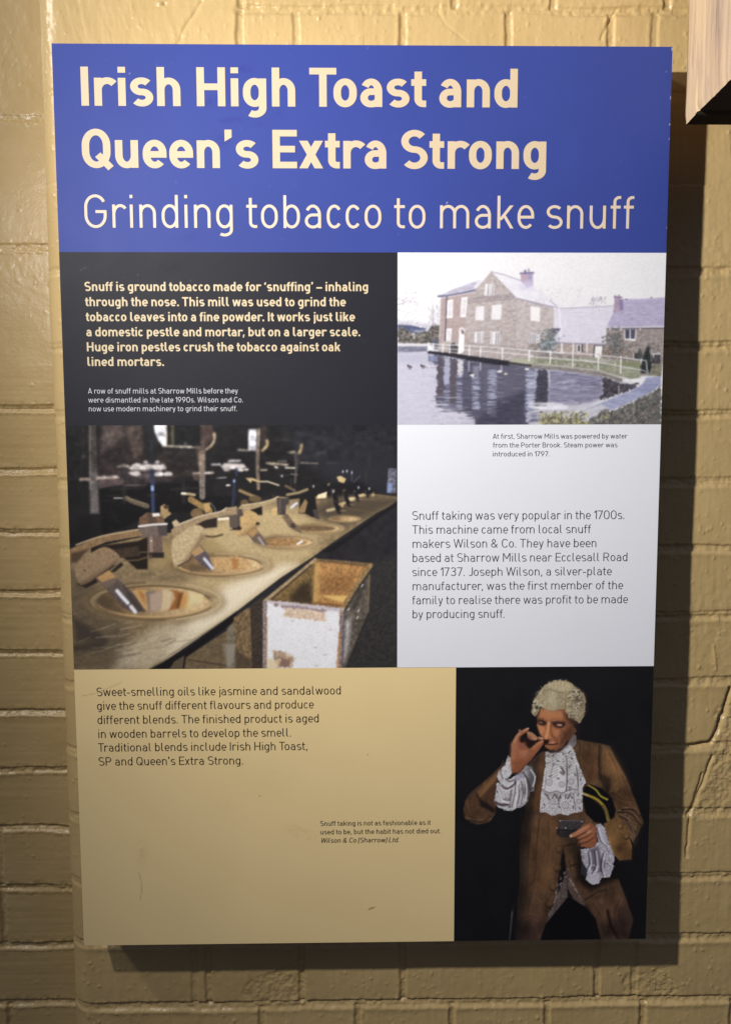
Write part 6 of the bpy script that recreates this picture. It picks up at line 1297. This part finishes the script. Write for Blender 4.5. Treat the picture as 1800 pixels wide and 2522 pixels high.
for pts in [[(390, 950), (440, 980), (490, 945), (500, 920)], [(350, 1000), (390, 1060), (450, 1075)], [(340, 1095), (400, 1120), (450, 1110)], [(500, 930), (490, 1040), (470, 1130)], [(545, 920), (560, 1010), (545, 1100)], [(560, 850), (600, 920), (610, 1000)], [(600, 820), (640, 870), (645, 940)], [(400, 760), (380, 850), (400, 900)]]: P.line(pts, 9, (82, 64, 70), 3, sm=3, al=.7)
for pts in [[(370, 960), (420, 1000), (480, 975)], [(365, 1020), (405, 1085), (450, 1098)], [(520, 930), (510, 1040), (495, 1140)], [(575, 900), (590, 990), (580, 1080)], [(620, 830), (655, 890), (640, 960)]]: P.line(pts, 11, (240, 239, 244), 3, sm=3, al=.85)
for pts in [[(1150, 1300), (1180, 1400), (1230, 1440)], [(1080, 1490), (1090, 1580), (1060, 1650)], [(1130, 1480), (1140, 1600), (1110, 1660)], [(1200, 1500), (1180, 1600), (1200, 1680)], [(1230, 1580), (1265, 1600)]]: P.line(pts, 10, (66, 56, 76), 3, sm=3, al=.7); P.line([(x + 16, y + 4) for x, y in pts], 11, (232, 230, 242), 3, sm=3, al=.8)
# hands: lit edges and dark gaps
z2()
P.line([(215, 1160), (200, 1280), (190, 1400), (205, 1540)], 26, (218, 150, 108), 12, sm=4, al=.6); P.line([(330, 1330), (420, 1300), (480, 1290)], 26, (212, 140, 104), 10, sm=3, al=.6); P.line([(560, 1260), (640, 1170), (700, 1130)], 24, (216, 144, 96), 6, sm=3, al=.6); P.poly([(430, 1180), (540, 1140), (560, 1180), (480, 1250)], (34, 21, 20), 10, al=.8); P.line([(310, 1130), (330, 1060), (420, 1000)], 18, (40, 25, 22), 8, sm=3, al=.7); P.line([(230, 1500), (330, 1470), (420, 1400)], 14, (104, 56, 40), 10, sm=3, al=.5); P.line([(480, 1290), (470, 1400), (400, 1520), (320, 1630)], 30, (74, 42, 32), 18, sm=4, al=.6)
# face: modelling
P.poly([(640, 660), (760, 655), (900, 668), (1010, 660), (1020, 760), (900, 775), (780, 785), (640, 750)], (208, 134, 84), 24, al=.6); P.poly([(1010, 660), (1150, 720), (1180, 860), (1100, 850), (1040, 780)], (84, 50, 36), 16, al=.75)
P.poly([(605, 885), (690, 905), (715, 960), (690, 1030), (655, 1020)], (222, 142, 90), 12, al=.75); P.line([(790, 845), (778, 930), (752, 1040), (742, 1085)], 26, (246, 176, 120), 6, sm=4, al=.8); P.line([(812, 880), (825, 990), (835, 1050)], 16, (96, 52, 38), 6, sm=3, al=.8); P.poly([(850, 960), (960, 965), (950, 1040), (890, 1050)], (210, 134, 88), 18, al=.65)
P.poly([(605, 800), (680, 800), (750, 830), (750, 870), (690, 890), (630, 875)], (58, 36, 31), 8, al=.55); P.poly([(815, 835), (900, 820), (1030, 835), (1050, 880), (980, 935), (900, 925), (850, 885)], (58, 36, 31), 9, al=.55); P.ell(955, 880, 40, 13, (206, 156, 130), 4, rot=6); P.ell(655, 838, 28, 9, (150, 104, 88), 4, rot=15)
P.line([(838, 1050), (885, 1095), (925, 1165)], 12, (66, 36, 30), 5, sm=3, al=.8); P.line([(960, 1050), (1000, 1110), (975, 1195)], 11, (60, 34, 28), 6, sm=3, al=.7); P.line([(730, 1190), (810, 1196), (920, 1185)], 14, (48, 26, 24), 4, sm=3); P.line([(800, 1160), (870, 1158)], 12, (206, 132, 106), 3); P.line([(760, 1225), (850, 1235), (920, 1210)], 18, (196, 122, 82), 8, sm=3, al=.7); P.poly([(700, 1120), (780, 1120), (770, 1170), (715, 1180)], (30, 19, 19), 6, al=.8)
P.poly([(1000, 980), (1150, 930), (1170, 1020), (1080, 1130), (980, 1220)], (66, 40, 31), 26, al=.7); P.line([(1050, 960), (1090, 1010), (1070, 1060)], 14, (150, 96, 66), 8, sm=3, al=.6)
# wig: locks and curls
r2 = random.Random(5)
for i in range(170):
    t = r2.random(); x = 600 + 700 * t + r2.uniform(-20, 20); y = r2.uniform(200, 600)
    if ((x - 930) / 400) ** 2 + ((y - 470) / 270) ** 2 > .9 or (600 > y > 575 and 690 < x < 1050): continue
    dx = (x - 900) / 420; l_ = r2.uniform(30, 80); c = r2.choice([(232, 214, 170), (112, 94, 66), (214, 194, 150), (90, 76, 56), (240, 226, 190), (140, 120, 86)])
    P.line([(x, y), (x + dx * l_ * .6 + r2.uniform(-8, 8), y + l_ * .5), (x + dx * l_ * .9, y + l_)], r2.uniform(7, 14), c, 2.2, sm=3, al=.55, w2=3)
for i in range(34):
    right = i % 4 > 0
    x, y = (r2.uniform(1090, 1320), r2.uniform(300, 800)) if right else (r2.uniform(545, 625), r2.uniform(500, 700))
    if right and ((x - 1060) / 290) ** 2 + ((y - 520) / 310) ** 2 > .85: continue
    if right and y > 620 and x < 1110: continue
    q = r2.uniform(20, 36); a0 = r2.uniform(120, 260)
    P.ell(x + 6, y + 8, q * .6, q * .5, (84, 72, 56), 6, al=.5); P.ring(x - 4, y - 4, q, q * .7, r2.uniform(12, 20), r2.choice([(226, 212, 178), (204, 188, 150), (240, 230, 206)]), 2.2, a0=a0, a1=a0 + r2.uniform(90, 170), al=.5)
P.line([(545, 660), (590, 560), (640, 545), (690, 590)], 18, (226, 212, 176), 3, sm=4, al=.8); P.ell(590, 600, 26, 30, (50, 42, 36), 5, al=.8)
P.poly([(760, 330), (900, 350), (900, 560), (790, 590), (720, 500)], (212, 196, 160), 40, al=.4); P.line([(700, 330), (830, 310), (960, 360), (1100, 340)], 14, (104, 88, 62), 7, sm=4, al=.6); P.line([(780, 240), (920, 215), (1080, 240), (1180, 300)], 22, (238, 224, 184), 10, sm=4, al=.5)
P.fade(.84, .97); P.grain(.03, 2.4, 2.4, 240)
P.build('portrait_picture', panel, pr, 1.08)['label'] = 'dark painting of a man in a wig taking snuff'
